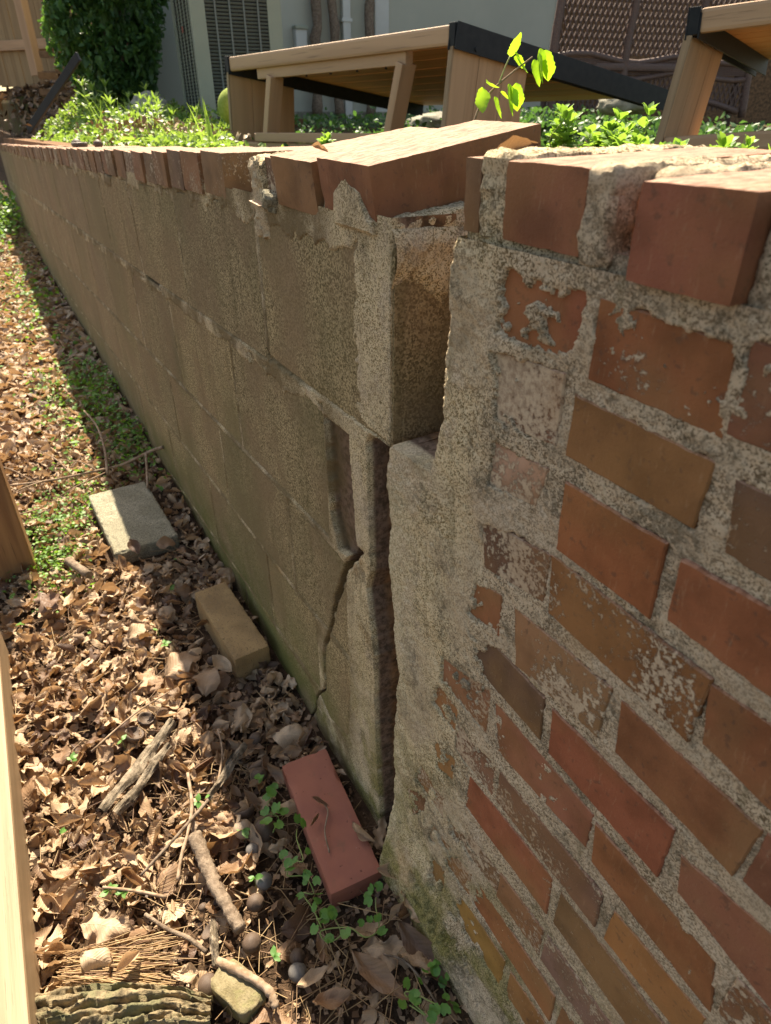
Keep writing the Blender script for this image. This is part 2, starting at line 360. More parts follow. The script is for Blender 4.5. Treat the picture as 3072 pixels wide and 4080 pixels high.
M['fence'] = wood_mat('fence_wood', (.30, .20, .10), (.21, .13, .06), .3, 2, .5)
M['acg'] = plain_mat('beige_green_enamel', (.27, .29, .22), (.25, .27, .205), 4, .4, .45, .0002)
M['acl'] = plain_mat('grey_enamel_louvre', (.15, .17, .15), (.12, .135, .12), 5, .45, .4, .0002)
M['acd'] = plain_mat('dark_coil', (.02, .018, .014), (.035, .03, .022), 40, .6, .3)
M['house'] = plain_mat('pale_green_render', (.43, .43, .355), (.39, .395, .325), 1.5, .8, .2, .001)
M['white'] = plain_mat('white_plastic', (.72, .74, .76), (.66, .68, .70), 5, .35, .5, .0002)
M['trim'] = plain_mat('off_white_trim', (.55, .56, .52), (.50, .51, .47), 3, .5, .4, .0003)
M['wick'] = plain_mat('brown_wicker', (.085, .05, .042), (.14, .09, .075), 120, .6, .35, .002)
M['ball'] = plain_mat('yellow_green_felt', (.20, .26, .05), (.26, .31, .08), 60, .95, .1, .002)
M['rock'] = plain_mat('grey_rock_skin', (.20, .19, .15), (.32, .30, .24), 20, .95, .1, .006)

# ------------------------------------------------------------------ wall lines
def lerp(x, pts):
    xs, ys = zip(*sorted(pts)); return np.interp(x, xs, ys)
TOP = [(-9.5, .80), (-6.05, .895), (-2.36, 1.006), (-1.43, 1.037), (-1.08, 1.049), (-.85, 1.052), (-.57, 1.062)]
ztop = lambda x: lerp(x, TOP)
zt1 = lambda x: ztop(x) - lerp(x, [(-9, .062), (-1.2, .062), (-.57, .056)])
L1 = lambda x: .777 + .038 * (x + .6)
L2 = lambda x: .545 + .055 * (x + .75)
L3 = lambda x: .327 + .058 * (x + .9)
L4 = lambda x: .136 + .088 * (x + .86)
L5 = lambda x: -.08 + .09 * (x + .86)
XE = [(-.05, -.50), (.045, -.535), (.227, -.537), (.352, -.535), (.471, -.523), (.511, -.533), (.59, -.548), (.649, -.553), (.789, -.552), (.797, -.545), (.80, -.47), (.83, -.461), (.862, -.456), (.93, -.453), (.986, -.449), (1.0, -.446), (1.03, -.438), (1.1, -.438)]
XA = [(-.06, -.58), (.01, -.585), (.117, -.592), (.213, -.600), (.334, -.606), (.422, -.603), (.49, -.616), (.532, -.625), (.57, -.611), (.69, -.615), (.763, -.616), (.7765, -.62), (.778, -.571), (1.1, -.571)]
CRACK = [(-.640, .600), (-.659, .58), (-.682, .552), (-.717, .497), (-.746, .439), (-.762, .385), (-.784, .324), (-.808, .27), (-.812, .208), (-.812, .174), (-.859, .105), (-.872, .057), (-.926, -.03)]
_rc = random.Random(4); _c = [CRACK[0]]
for (xa_, za_), (xb_, zb_) in zip(CRACK[:-1], CRACK[1:]):
    for q_ in (.33, .67, 1.): _c.append((xa_ + (xb_ - xa_) * q_ + (_rc.uniform(-.005, .005) if q_ < 1 else 0), za_ + (zb_ - za_) * q_))
CRACK = _c
FACE_R = -.012

# ------------------------------------------------------------------ polygons and heightfields
def sdf(px, pz, poly):
    d = np.full(px.shape, 1e9); ins = np.zeros(px.shape, bool); n = len(poly)
    for i in range(n):
        x1, z1 = poly[i]; x2, z2 = poly[(i + 1) % n]; ex, ez = x2 - x1, z2 - z1
        t = np.clip(((px - x1) * ex + (pz - z1) * ez) / (ex * ex + ez * ez + 1e-12), 0, 1)
        d = np.minimum(d, (px - x1 - t * ex) ** 2 + (pz - z1 - t * ez) ** 2)
        c = ((z1 > pz) != (z2 > pz)) & (px < ex * (pz - z1) / (ez + 1e-12) + x1); ins ^= c
    return np.where(ins, -np.sqrt(d), np.sqrt(d))
def polys_sdf(X, Z, polys, m=.03):
    s = np.full(X.shape, m)
    for p in polys:
        a = np.array(p); k = (X > a[:, 0].min() - m) & (X < a[:, 0].max() + m) & (Z > a[:, 1].min() - m) & (Z < a[:, 1].max() + m)
        if k.any(): s[k] = np.minimum(s[k], sdf(X[k], Z[k], p))
    return s
def line_dist(X, Z, line):
    d = np.full(X.shape, 1e9)
    for (x1, z1), (x2, z2) in zip(line[:-1], line[1:]):
        ex, ez = x2 - x1, z2 - z1; t = np.clip(((X - x1) * ex + (Z - z1) * ez) / (ex * ex + ez * ez), 0, 1)
        d = np.minimum(d, np.hypot(X - x1 - t * ex, Z - z1 - t * ez))
    return d
def sheet(name, xs, zs, Yf, mat, parent, keep=None):
    X, Z = np.meshgrid(xs, zs, indexing='ij'); Y = Yf(X, Z)
    nx, nz = X.shape; idx = np.arange(nx * nz).reshape(nx, nz)
    a = idx[:-1, :-1]; F = np.stack([a, idx[1:, :-1], idx[1:, 1:], idx[:-1, 1:]], -1)
    if keep is not None:
        k = keep((X[:-1, :-1] + X[1:, 1:]) / 2, (Z[:-1, :-1] + Z[1:, 1:]) / 2); F = F[k]
    F = F.reshape(-1, 4); V = np.stack([X, Y, Z], -1).reshape(-1, 3)
    used = np.unique(F); rm = np.full(len(V), -1); rm[used] = np.arange(len(used))
    o = add(name, mesh_np(name, V[used], rm[F], smooth=True), mat, parent); return o
def slab_poly(poly, y0, depth, step=.006, amp=.0012, bev=.0016, seed=0, tilt=0.):
    """A brick or block seen from its face: the traced outline, roughened, with its bevel, sides and back."""
    pts = []; n = len(poly); rr = random.Random(seed)
    for i in range(n):
        a, b = Vector((*poly[i], 0)), Vector((*poly[(i + 1) % n], 0)); k = max(1, int((b - a).length / step))
        for j in range(k): pts.append(a.lerp(b, j / k))
    q = []; m = len(pts)
    for i, p in enumerate(pts):
        a, b = pts[i - 2], pts[(i + 2) % m]; t = (b - a).normalized(); nr = Vector((t.y, -t.x, 0))
        q.append(p + nr * amp * mnoise.fractal(Vector((p.x * 90, p.y * 90, seed)), .7, 2, 3)); pts[i] = p
    area = sum(q[i].x * q[(i + 1) % m].y - q[(i + 1) % m].x * q[i].y for i in range(m)) / 2
    if area < 0: q.reverse()
    inn = []
    for i in range(m):
        t = (q[(i + 1) % m] - q[i - 1]).normalized(); inn.append(q[i] + Vector((-t.y, t.x, 0)) * bev)
    cx = sum(p.x for p in q) / m; cz = sum(p.y for p in q) / m
    org = Vector((cx, y0 + depth / 2, cz))
    V = []
    for ring, y in ((inn, y0), (q, y0 + bev), (q, y0 + depth)):
        for p in ring: V.append((p.x - org.x, y + tilt * (p.x - cx) - org.y, p.y - org.z))
    F = [tuple(range(m)), tuple(reversed(range(2 * m, 3 * m)))]
    for r in (0, 1):
        for i in range(m): F.append((r * m + i, (r + 1) * m + i, (r + 1) * m + (i + 1) % m, r * m + (i + 1) % m))
    me = bpy.data.meshes.new('piece'); me.from_pydata(V, [], F); me.update()
    bm = bmesh.new(); bm.from_mesh(me); bmesh.ops.recalc_face_normals(bm, faces=bm.faces); bm.to_mesh(me); bm.free()
    return me, org

# ------------------------------------------------------------------ the brick wall (right)
BR = [
('a1',[(-0.381,1.002),(-0.306,1.001),(-0.308,0.969),(-0.326,0.959),(-0.386,0.958)],(.27,.092,.045),.25),
('a2',[(-0.288,1.000),(-0.200,0.995),(-0.193,0.951),(-0.287,0.954)],(.26,.095,.04),.42),
('b1',[(-0.384,0.940),(-0.315,0.944),(-0.314,0.896),(-0.375,0.889)],(.21,.10,.06),1.0),
('b2',[(-0.297,0.933),(-0.193,0.931),(-0.195,0.892),(-0.297,0.893)],(.24,.115,.045),.34),
('b3',[(-0.173,0.927),(-0.133,0.927),(-0.122,0.886),(-0.166,0.888)],(.10,.06,.045),.62),
('c1',[(-0.375,0.866),(-0.318,0.869),(-0.326,0.838),(-0.379,0.829)],(.46,.28,.19),1.0),
('c2',[(-0.293,0.867),(-0.208,0.867),(-0.206,0.814),(-0.291,0.815)],(.29,.10,.04),.16),
('c3',[(-0.189,0.863),(-0.116,0.867),(-0.101,0.818),(-0.186,0.823)],(.28,.10,.045),.1),
('d1',[(-0.381,0.787),(-0.302,0.799),(-0.302,0.758),(-0.372,0.745)],(.19,.10,.065),.93),
('d2',[(-0.295,0.800),(-0.154,0.798),(-0.155,0.746),(-0.288,0.752)],(.24,.105,.04),.78),
('d3',[(-0.148,0.794),(-0.089,0.798),(-0.072,0.740),(-0.139,0.753)],(.27,.10,.045),.15),
('e0',[(-0.382,0.716),(-0.351,0.725),(-0.347,0.683),(-0.389,0.678)],(.27,.085,.045),.35),
('e1',[(-0.327,0.724),(-0.220,0.728),(-0.222,0.678),(-0.315,0.670)],(.29,.15,.075),.72),
('e2',[(-0.203,0.725),(-0.095,0.721),(-0.099,0.671),(-0.197,0.680)],(.25,.10,.045),.15),
('f1',[(-0.382,0.665),(-0.282,0.658),(-0.279,0.614),(-0.366,0.619)],(.12,.068,.042),.55),
('f2',[(-0.264,0.656),(-0.142,0.657),(-0.142,0.603),(-0.259,0.610)],(.28,.09,.045),.25),
('f3',[(-0.125,0.639),(-0.055,0.651),(-0.039,0.592),(-0.118,0.609)],(.25,.10,.055),.2),
('g1',[(-0.427,0.583),(-0.349,0.605),(-0.351,0.547),(-0.424,0.549)],(.27,.12,.07),.68),
('g2',[(-0.337,0.594),(-0.208,0.587),(-0.206,0.547),(-0.323,0.539)],(.29,.11,.065),.45),
('g3',[(-0.196,0.582),(-0.086,0.575),(-0.071,0.525),(-0.190,0.540)],(.28,.11,.045),.15),
('h0',[(-0.435,0.535),(-0.399,0.528),(-0.400,0.495),(-0.445,0.491)],(.33,.15,.06),.6),
('h1',[(-0.316,0.510),(-0.178,0.512),(-0.176,0.467),(-0.317,0.468)],(0.17,0.09,0.065),0.78),
('h3',[(-0.157,0.508),(-0.073,0.510),(-0.071,0.465),(-0.158,0.466)],(0.4,0.16,0.05),0.2),
('i0',[(-0.438,0.433),(-0.395,0.446),(-0.395,0.411),(-0.427,0.396)],(.35,.16,.05),.4),
('i1',[(-0.362,0.450),(-0.231,0.452),(-0.229,0.396),(-0.363,0.397)],(0.3,0.1,0.05),0.35),
('h2',[(-0.212,0.446),(-0.092,0.448),(-0.090,0.394),(-0.213,0.395)],(0.21,0.12,0.055),0.55),
('j0',[(-0.366,0.210),(-0.268,0.212),(-0.266,0.152),(-0.367,0.153)],(0.33,0.18,0.05),0.4),
('k0',[(-0.330,0.281),(-0.193,0.283),(-0.191,0.233),(-0.331,0.234)],(0.31,0.12,0.05),0.42),
('l0',[(-0.215,0.358),(-0.130,0.360),(-0.128,0.312),(-0.216,0.313)],(0.22,0.125,0.09),0.72),
('m0',[(-0.250,0.208),(-0.186,0.210),(-0.184,0.155),(-0.251,0.156)],(0.3,0.14,0.05),0.5),
('o0',[(-0.495,0.266),(-0.452,0.304),(-0.450,0.278),(-0.478,0.228)],(.22,.11,.055),.6),
('p0',[(-0.395,0.345),(-0.300,0.352),(-0.300,0.318),(-0.385,0.312)],(.22,.12,.06),.95),
('p1',[(-0.425,0.20),(-0.395,0.215),(-0.39,0.15),(-0.42,0.14)],(.26,.14,.05),.7),
('q0',[(-0.392,0.509),(-0.330,0.511),(-0.328,0.466),(-0.393,0.467)],(0.24,0.12,0.07),0.9),
('q1',[(-0.292,0.356),(-0.228,0.358),(-0.226,0.314),(-0.293,0.315)],(0.27,0.13,0.06),0.7),
('q2',[(-0.430,0.278),(-0.346,0.280),(-0.344,0.235),(-0.431,0.236)],(0.28,0.14,0.06),0.85),
('q3',[(-0.470,0.352),(-0.410,0.354),(-0.408,0.318),(-0.471,0.319)],(0.3,0.15,0.06),0.9),
('q4',[(-0.460,0.124),(-0.385,0.126),(-0.383,0.078),(-0.461,0.079)],(0.24,0.13,0.06),0.85),
('q5',[(-0.176,0.282),(-0.120,0.284),(-0.118,0.236),(-0.177,0.237)],(0.25,0.12,0.06),0.5),
('q6',[(-0.400,0.045),(-0.315,0.047),(-0.313,0.000),(-0.401,0.001)],(0.25,0.13,0.06),0.8),
]
R2 = random.Random(5)
rows = [(.955, 1.0), (.888, .930), (.818, .866), (.748, .797), (.676, .722), (.606, .650), (.54, .585), (.468, .508), (.392, .445), (.32, .355), (.238, .28), (.155, .21), (.08, .125), (.0, .045)]
startx = [-.185, -.112, -.09, -.062, -.085, -.035, -.062, -.062, -.080, -.118, -.108, -.175, -.372, -.302]
for (za, zb), x0 in zip(rows, startx):
    x = x0
    while x < .85:
        wd = R2.choice([.17, .175, .085]); BR.append(('x', [(x, zb), (x + wd, zb), (x + wd, za), (x, za)], R2.choice([(.28, .10, .045), (.25, .11, .05), (.22, .09, .05), (.30, .12, .055)]), R2.uniform(.1, .8))); x += wd + .013
wallR = thing('brick_wall', 'weathered red brick wall with thick smeared mortar to the right of the open crack', 'wall', (-.2, 0, 0))
def grow(p, d):
    cx = sum(a for a, _ in p) / len(p); cz = sum(b for _, b in p) / len(p)
    return [(cx + (a - cx) * (1 + d / (abs(a - cx) + .004)), cz + (b - cz) * (1 + d / (abs(b - cz) + .004))) for a, b in p]
polysR = [b[1] for b in BR]
for i, (n, p, c, sm) in enumerate(BR):
    me, org = slab_poly(grow(p, .0042), FACE_R + R2.uniform(-.0008, .0008), .05, .006, .0010, .0012, i, R2.uniform(-.02, .02))
    add('brick', me, M['brick'], wallR, Matrix.Translation(org), color=(*c, sm))
def YR(X, Z):
    s = polys_sdf(X, Z, polysR)
    n = fbm(X, Z, 70, 4, 2); big = fbm(X, Z, 16, 4, 7); fine = fbm(X, Z, 260, 3, 21); patch = fbm(X, Z, 55, 4, 31, .6)
    left = sst(-.30, -.40, X) ; low = sst(.5, .1, Z) * sst(-.2, -.45, X)
    s2 = s - .0012 + .0042 * n + .0034 * fine + .0022 * fbm(X, Z, 140, 3, 77)
    cov = patch - (.37 - .22 * left - .10 * low - .08 * sst(.94, .99, Z))
    s2 = np.maximum(s2, cov * .02)
    lev = FACE_R + .0014 - .0042 * np.maximum(left, low) - .003 * sst(.94, .98, Z) + .0016 * big + .0013 * fine + .0010 * n
    t = sst(-.0012, .0014, s2)
    Y = (FACE_R + .005) * (1 - t) + lev * t
    Y = np.where(s2 < -.003, FACE_R + .006, Y)
    Y -= .030 * sst(.22, -.02, Z) * (1 + .4 * big) * sst(-.1, -.3, X)
    Y += .010 * big * left * .35
    xe = np.interp(Z, [a for a, _ in XE], [b for _, b in XE]) + .0035 * fbm(Z, Z * 0 + 3, 50, 4, 5) + .0006 * fbm(Z, Z * 0, 200, 2, 6) + .0016 * fbm(Z, Y * 60, 22, 3, 16)
    d = xe - X
    Y += .0025 * sst(-.006, 0, d) ** 2
    Y = np.where(d > 0, Y + np.minimum(d * 13, .125 + .01 * big), Y)
    return Y
xs = np.concatenate([np.arange(-.575, -.10, .0016), np.arange(-.10, .9, .008)])
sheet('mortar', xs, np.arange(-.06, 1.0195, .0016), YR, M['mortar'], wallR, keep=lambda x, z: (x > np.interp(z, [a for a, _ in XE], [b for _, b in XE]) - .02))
cm, = [box_mesh(1.30, .14, 1.03, .002)]
add('core', cm, M['core'], wallR, Matrix.Translation((.215 + .01, .105, .485)))

# coping of the brick wall
def cop(parent, x0, x1, zt, zb, y0=-.012, dep=.205, pitch=0., yaw=0., col=(.26, .10, .05), sm=.3, seed=0, roll=0., nm='coping_brick'):
    sx, sz = x1 - x0, zt - zb
    me = rough_box(sx, dep, sz, .007, .0011, .0003, 150, seed, .9)
    piv = Matrix.Translation((x0 + sx / 2, y0, zb)) @ Matrix.Rotation(R(yaw), 4, 'Z') @ Matrix.Rotation(R(pitch), 4, 'X') @ Matrix.Rotation(R(roll), 4, 'Y')
    return add(nm, me, M['brick'], parent, piv @ Matrix.Translation((0, dep / 2, sz / 2)), color=(*col, sm))
def lump(parent, x0, x1, y0, y1, z0, z1, seed, amp=.004, cell=.004, bev=.006, nm='mortar_fill', mat='crust'):
    me = rough_box(x1 - x0, y1 - y0, z1 - z0, cell, bev, amp, 85, seed)
    return add(nm, me, M[mat], parent, Matrix.Translation(((x0 + x1) / 2, (y0 + y1) / 2, (z0 + z1) / 2)))
cop(wallR, -.444, -.424, 1.0725, 1.022, -.010, .2, 1, col=(.15, .085, .05), sm=.25, seed=1)
lump(wallR, -.428, -.388, -.010, .19, 1.018, 1.077, 2, .0028)
cop(wallR, -.391, -.314, 1.0730, 1.0225, -.014, .2, 1.2, col=(.24, .095, .05), sm=.42, seed=3)
lump(wallR, -.316, -.292, -.015, .19, 1.016, 1.075, 4, .0030)
cop(wallR, -.296, -.262, 1.066, 1.027, .006, .18, 1.0, col=(.62, .27, .14), sm=.2, seed=5)
lump(wallR, -.293, -.266, .012, .19, 1.052, 1.073, 44, .0028)
cop(wallR, -.268, -.199, 1.0700, 1.0180, -.022, .2, 1.2, yaw=-1, col=(.25, .088, .05), sm=.35, seed=6)
lump(wallR, -.200, -.178, -.012, .19, 1.012, 1.070, 7, .0032)
me = rough_box(.262, .19, .016, .004, .003, .0022, 80, 71); add('mortar_bed', me, M['crust'], wallR, Matrix.Translation((-.312, .087, 1.0205)))
x = -.178; k = 8
while x < .8:
    cop(wallR, x, x + .08, 1.07, 1.02, -.014, .2, 1, col=(.26, .10, .05), sm=.35, seed=k); lump(wallR, x + .08, x + .096, -.006, .19, 1.016, 1.068, k + 50, .003, .008); x += .095; k += 1

# ------------------------------------------------------------------ the block wall (left)
wallL = thing('block_wall', 'long olive brown concrete block retaining wall with brick coping left of the crack', 'wall', (-.6, 0, 0))
J1 = [-.957, -1.43] + [-1.90 - .475 * i for i in range(17)]
J2 = [-.750, -1.165, -1.64] + [-2.11 - .472 * i for i in range(16)]
J3 = [-.930, -1.335, -1.81] + [-2.27 - .47 * i for i in range(16)]
J4 = [-.822, -1.09, -1.52] + [-1.98 - .47 * i for i in range(16)]
J5 = [-.90, -1.30, -1.75] + [-2.2 - .47 * i for i in range(16)]
g = .0045
def quad(xr, xl, top, bot): return [(xl + g, float(top(xl)) - g), (xr - g, float(top(xr)) - g), (xr - g, float(bot(xr)) + g), (xl + g, float(bot(xl)) + g)]
BL = []
prev = -.566
for j in J1: BL.append(quad(prev, j, zt1, L1)); prev = j
for a, bb in zip(J2[:-1], J2[1:]): BL.append(quad(a, bb, L1, L2))
cl = lambda z: float(np.interp(z, [c[1] for c in CRACK][::-1], [c[0] for c in CRACK][::-1]))
w0 = .011
def cpts(za, zb, side, n=18):                            # points down the crack between two heights
    return [(cl(za + (zb - za) * i / n) + side * (.0032 + .0048 * min(1, max(0, (za + (zb - za) * i / n - .25) / .2))), za + (zb - za) * i / n) for i in range(n + 1)]
BL.append([(-.925, float(L2(-.93)) - g)] + cpts(float(L2(-.72)) - .012, float(L3(-.8)) + .008, -1) + [(-.925, float(L3(-.93)) + g)])
for a, bb in zip(J3[:-1], J3[1:]): BL.append(quad(a, bb, L2, L3))
BL.append([(-.817 - .003, .315)] + [(-.812, .316)] + cpts(.312, float(L4(-.83)) + .02, -1, 4) + [(-.823, .145)]) if False else None
BL[-1] is None and BL.pop()
for a, bb in zip(J4[:-1], J4[1:]): BL.append(quad(a - (.012 if a == -.822 else 0), bb, L3, L4))
BL.append([(-1.295, float(L4(-1.3)) - g), (-.905, float(L4(-.9)) - g - .004)] + cpts(.10, -.03, -1, 3) + [(-1.295, -.05)])
for a, bb in zip(J5[1:-1], J5[2:]): BL.append(quad(a, bb, L4, L5))
# right of the crack
BL.append(cpts(.520, float(L3(-.76)) + .006, 1, 4) + [(-.70, float(L3(-.70)) + .006), (-.703, .40), (-.702, .45)])
BL.append(cpts(float(L3(-.79)) - .006, .125, 1, 5) + [(-.80, .10), (-.722, .13), (-.715, .2), (-.700, .28), (-.695, float(L3(-.70)) - .005)])
for i, p in enumerate(BL):
    near = max(a for a, _ in p) > -2.2
    if i == 0:
        me = rough_box(.388, .19, .216, .010, .004, .001, 60, 3, .4); zc = (float(zt1(-.76)) - g + .7785 + g * 0) / 2
        add('block', me, M['block'], wallL, Matrix.Translation((-.760, .095, zc - .002)))
        continue
    me, org = slab_poly(p, 0.0 + RNG.uniform(-.0006, .0006), .06, .012 if near else .08, .0010, .0022 if near else .003, 100 + i)
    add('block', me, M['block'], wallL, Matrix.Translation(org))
JV = [(1, J1), (2, J2), (3, J3), (4, J4)]
def YL(X, Z):
    s = polys_sdf(X, Z, BL, .04)
    n = fbm(X, Z, 60, 4, 3); big = fbm(X, Z, 12, 4, 8); fine = fbm(X, Z, 240, 3, 22); patch = fbm(X * .8, Z, 26, 5, 33, .6)
    d1 = np.abs(Z - L1(X) + .010); dt = np.abs(Z - zt1(X) + .006); d2 = np.abs(Z - L2(X)); d3 = np.abs(Z - L3(X))
    sm = np.maximum.reduce([sst(.030, .004, d1) * .8, sst(.045, .0, dt) * (.75 + .2 * sst(-1.6, -.9, X)), sst(.016, .0, d2) * .45, sst(.014, 0, d3) * .45])
    sm = np.maximum(sm, sst(-.672, -.625, X + .012 * n) * sst(.775, .79, Z) * 1.25)
    sm = np.maximum(sm, sst(-.715, -.690, X + .010 * n) * sst(.60, .52, Z) * 1.25)
    cov = patch * .9 + sm * 1.15 - .78
    s2 = np.maximum(s + .0022 * n + .001 * fine, cov * .03)
    lev = -.0012 + .0012 * big + .0008 * fine + .0008 * n
    t = sst(-.0012, .0012, s2)
    Y = .004 * (1 - t) + lev * t
    # open crack
    cd = line_dist(X, Z, CRACK) + .0012 * n + .0008 * fine
    wd = .0024 + .0048 * sst(.25, .45, Z)
    Y = np.where(Z < .59, Y + .050 * sst(wd + .0010, wd - .0012, cd), Y)
    # pocket of bare brick fill right of course two
    pk = sdf(X + .004 * n, Z + .003 * n, [(-.750, .752), (-.678, .750), (-.672, .685), (-.664, .60), (-.655, .562), (-.700, .553), (-.722, .548), (-.745, .60)])
    Y = Y + (.016 + .003 * big) * sst(.0010, -.0012, pk)
    xa = np.interp(Z, [a for a, _ in XA], [b for _, b in XA]) - .011 * sst(.777, .76, Z) + .0022 * fbm(Z, Z * 0 + 1, 60, 4, 15)
    d = X - xa
    Y += .0012 * sst(-.004, 0, d) ** 2
    Y = np.where(d > 0, Y + np.minimum(d * 40, .075 + .010 * fbm(X, Z, 40, 4, 9) + .006 * fine), Y)
    # missing mortar holes
    for hx, hz, rx, rz in ((-.872, .948, .024, .0045), (-1.80, .735, .07, .010), (-1.40, .500, .04, .006), (-2.17, .985 - .03, .07, .006), (-1.27, .225 + .07, .03, .005), (-.967, .781, .012, .010)):
        Y = Y + .05 * sst(1.15, .8, np.hypot((X - hx) / rx, (Z - hz) / rz) + .2 * n)
    return Y
xs = np.concatenate([np.arange(-9.4, -2.4, .02), np.arange(-2.4, -1.15, .005), np.arange(-1.15, -.489, .0021)])
def keepL(x, z):
    t = ztop(x) - .045
    return (z < t) & ~((z > .7765) & (x > -.5692)) & (z > L5(x) - .02)
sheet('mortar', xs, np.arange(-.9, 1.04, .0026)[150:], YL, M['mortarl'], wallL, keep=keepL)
add('core', box_mesh(8.8, .14, 1.8, .002), M['core'], wallL, Matrix.Translation((-4.98, .135, .045)) @ Matrix.Rotation(R(-1.1), 4, 'Y'))
# mortar left on the end of the wall, its top bed and the ragged apron over the end block
ys = np.arange(-.001, .17, .002); zs = np.arange(.776, 1.0125, .002); Yg, Zg = np.meshgrid(ys, zs, indexing='ij')
n = fbm(Yg, Zg, 45, 4, 91); fine = fbm(Yg, Zg, 220, 3, 92); big = fbm(Yg, Zg, 14, 3, 93)
low = .948 - .030 * sst(.02, .06, Yg) + .030 * sst(.06, .085, Yg)
cov = np.maximum(.012 + .004 * n + np.maximum(Zg - low + .010 * n, 0), (.014 + .006 * sst(.9, .8, Zg) - Yg + .004 * n) * 1.0)
tt = sst(-.001, .002, cov)
Xg = -.5735 + tt * (.004 + .009 * sst(low, low + .03, Zg) * sst(1.012, .99, Zg) + .002 * big + .0016 * fine + .0016 * n)
Xg = Xg - .010 * sst(1.004, 1.012, Zg)
idx = np.arange(Yg.size).reshape(Yg.shape); F = np.stack([idx[:-1, :-1], idx[1:, :-1], idx[1:, 1:], idx[:-1, 1:]], -1).reshape(-1, 4)
add('end_mortar', mesh_np('end_mortar', np.stack([Xg, Yg, Zg], -1).reshape(-1, 3), F, smooth=True), M['crust'], wallL)
me = rough_box(.115, .17, .026, .004, .004, .0030, 80, 8); add('mortar_bed', me, M['crust'], wallL, Matrix.Translation((-.627, .090, 1.0085)) @ Matrix.Rotation(R(6), 4, 'X'))

# coping bricks of the block wall
CB = [(.22, .115, .06), (.20, .12, .065), (.25, .12, .065), (.18, .105, .065)]
cop(wallL, -.714, -.597, 1.060, 1.0095, -.003, .205, 9.2, 0, (.235, .10, .05), .16, 11, 1.0)
cop(wallL, -.850, -.733, 1.056, 1.000, -.003, .205, 8.0, 1.0, (.235, .125, .06), .20, 12, .8)
lump(wallL, -.732, -.716, .002, .15, .998, 1.054, 13, .0035)
me, org = slab_poly([(-.683, 1.006), (-.681, 1.030), (-.668, 1.041), (-.650, 1.046), (-.640, 1.040), (-.620, 1.034), (-.612, 1.018), (-.600, 1.010), (-.598, .998), (-.68, .998)], -.0085, .012, .004, .002, .003, 61)
add('mortar_smear', me, M['mortar'], wallL, Matrix.Translation(org))
lump(wallL, -.866, -.852, .004, .19, .995, 1.055, 14, .003)
cop(wallL, -.905, -.866, 1.052, .993, .004, .2, 2, 0, (.17, .095, .06), .75, 15)
lump(wallL, -.950, -.902, -.004, .19, .951, 1.050, 16, .0045)
cop(wallL, -.985, -.950, 1.050, .990, .030, .17, 1, 0, (.20, .10, .06), .65, 17)
lump(wallL, -1.000, -.984, .022, .19, .990, 1.051, 19, .004)
lump(wallL, -1.07, -.955, .012, .16, .965, .995, 20, .004)
x = -1.076; k = 21
while x > -9.2:
    wd = RNG.uniform(.098, .112) if x > -2 else RNG.uniform(.095, .108)
    z = float(ztop(x - wd / 2)); dy = RNG.uniform(-.004, .004); pt = RNG.uniform(-.4, 1.2)
    c = CB[k % 4]
    cop(wallL, x - wd, x, z + RNG.uniform(-.003, .003), z - .060, -.004 + dy, .20, pt, RNG.uniform(-1, 1), c, RNG.uniform(.5, .85), k)
    if k < 60: lump(wallL, x - wd - .013, x - wd + .001, dy, .19, z - .060, z - .003, k + 200, .0025, .007, .004)
    x -= wd + .012; k += 1
# flake of stone and a loose mortar crumb wedged under the tilted coping
add('mortar_crumb', rough_box(.022, .02, .022, .004, .006, .004, 90, 31), M['grit'], None, Matrix.Translation((-.873, -.006, 1.003)) @ Matrix.Rotation(R(20), 4, 'Y'), 'rough grey mortar crumb wedged under the corner of the tilted coping brick', 'rubble')
add('dry_leaf_flake', rough_box(.04, .02, .002, .006, .001, .001, 80, 32), M['leaf'], None, Matrix.Translation((-.905, -.008, .998)) @ Matrix.Rotation(R(4), 4, 'Y'), 'thin tan flake sticking out under the tilted coping brick', 'flake')

# ------------------------------------------------------------------ ground and terrace
def gz(X, Y):
    X = np.asarray(X, float); Y = np.asarray(Y, float)
    z = .012 * fbm(X, Y, 6, 4, 41) - .012
    z = z + .035 * sst(-.16, -.02, Y) * sst(-.62, -.45, X) + .02 * sst(-.10, 0., Y)
    z = z + .10 * sst(-5, -12, X)
    return z
def patch_mesh(name, x0, x1, y0, y1, nx, ny, f, px=1., py=1.):
    u = np.linspace(0, 1, nx) ** px; v = np.linspace(0, 1, ny) ** py
    X, Y = np.meshgrid(x0 + (x1 - x0) * u, y0 + (y1 - y0) * v, indexing='ij'); Z = f(X, Y)
    idx = np.arange(nx * ny).reshape(nx, ny)
    F = np.stack([idx[:-1, :-1], idx[1:, :-1], idx[1:, 1:], idx[:-1, 1:]], -1).reshape(-1, 4)
    me = mesh_np(name, np.stack([X, Y, Z], -1).reshape(-1, 3), F, smooth=True); 
    bm = bmesh.new(); bm.from_mesh(me); bmesh.ops.recalc_face_normals(bm, faces=bm.faces); bm.to_mesh(me); bm.free(); return me
add('ground', patch_mesh('ground', 1.5, -60, .22, -40, 500, 260, gz, 2.2, 2.4), M['soil'], kind='structure')
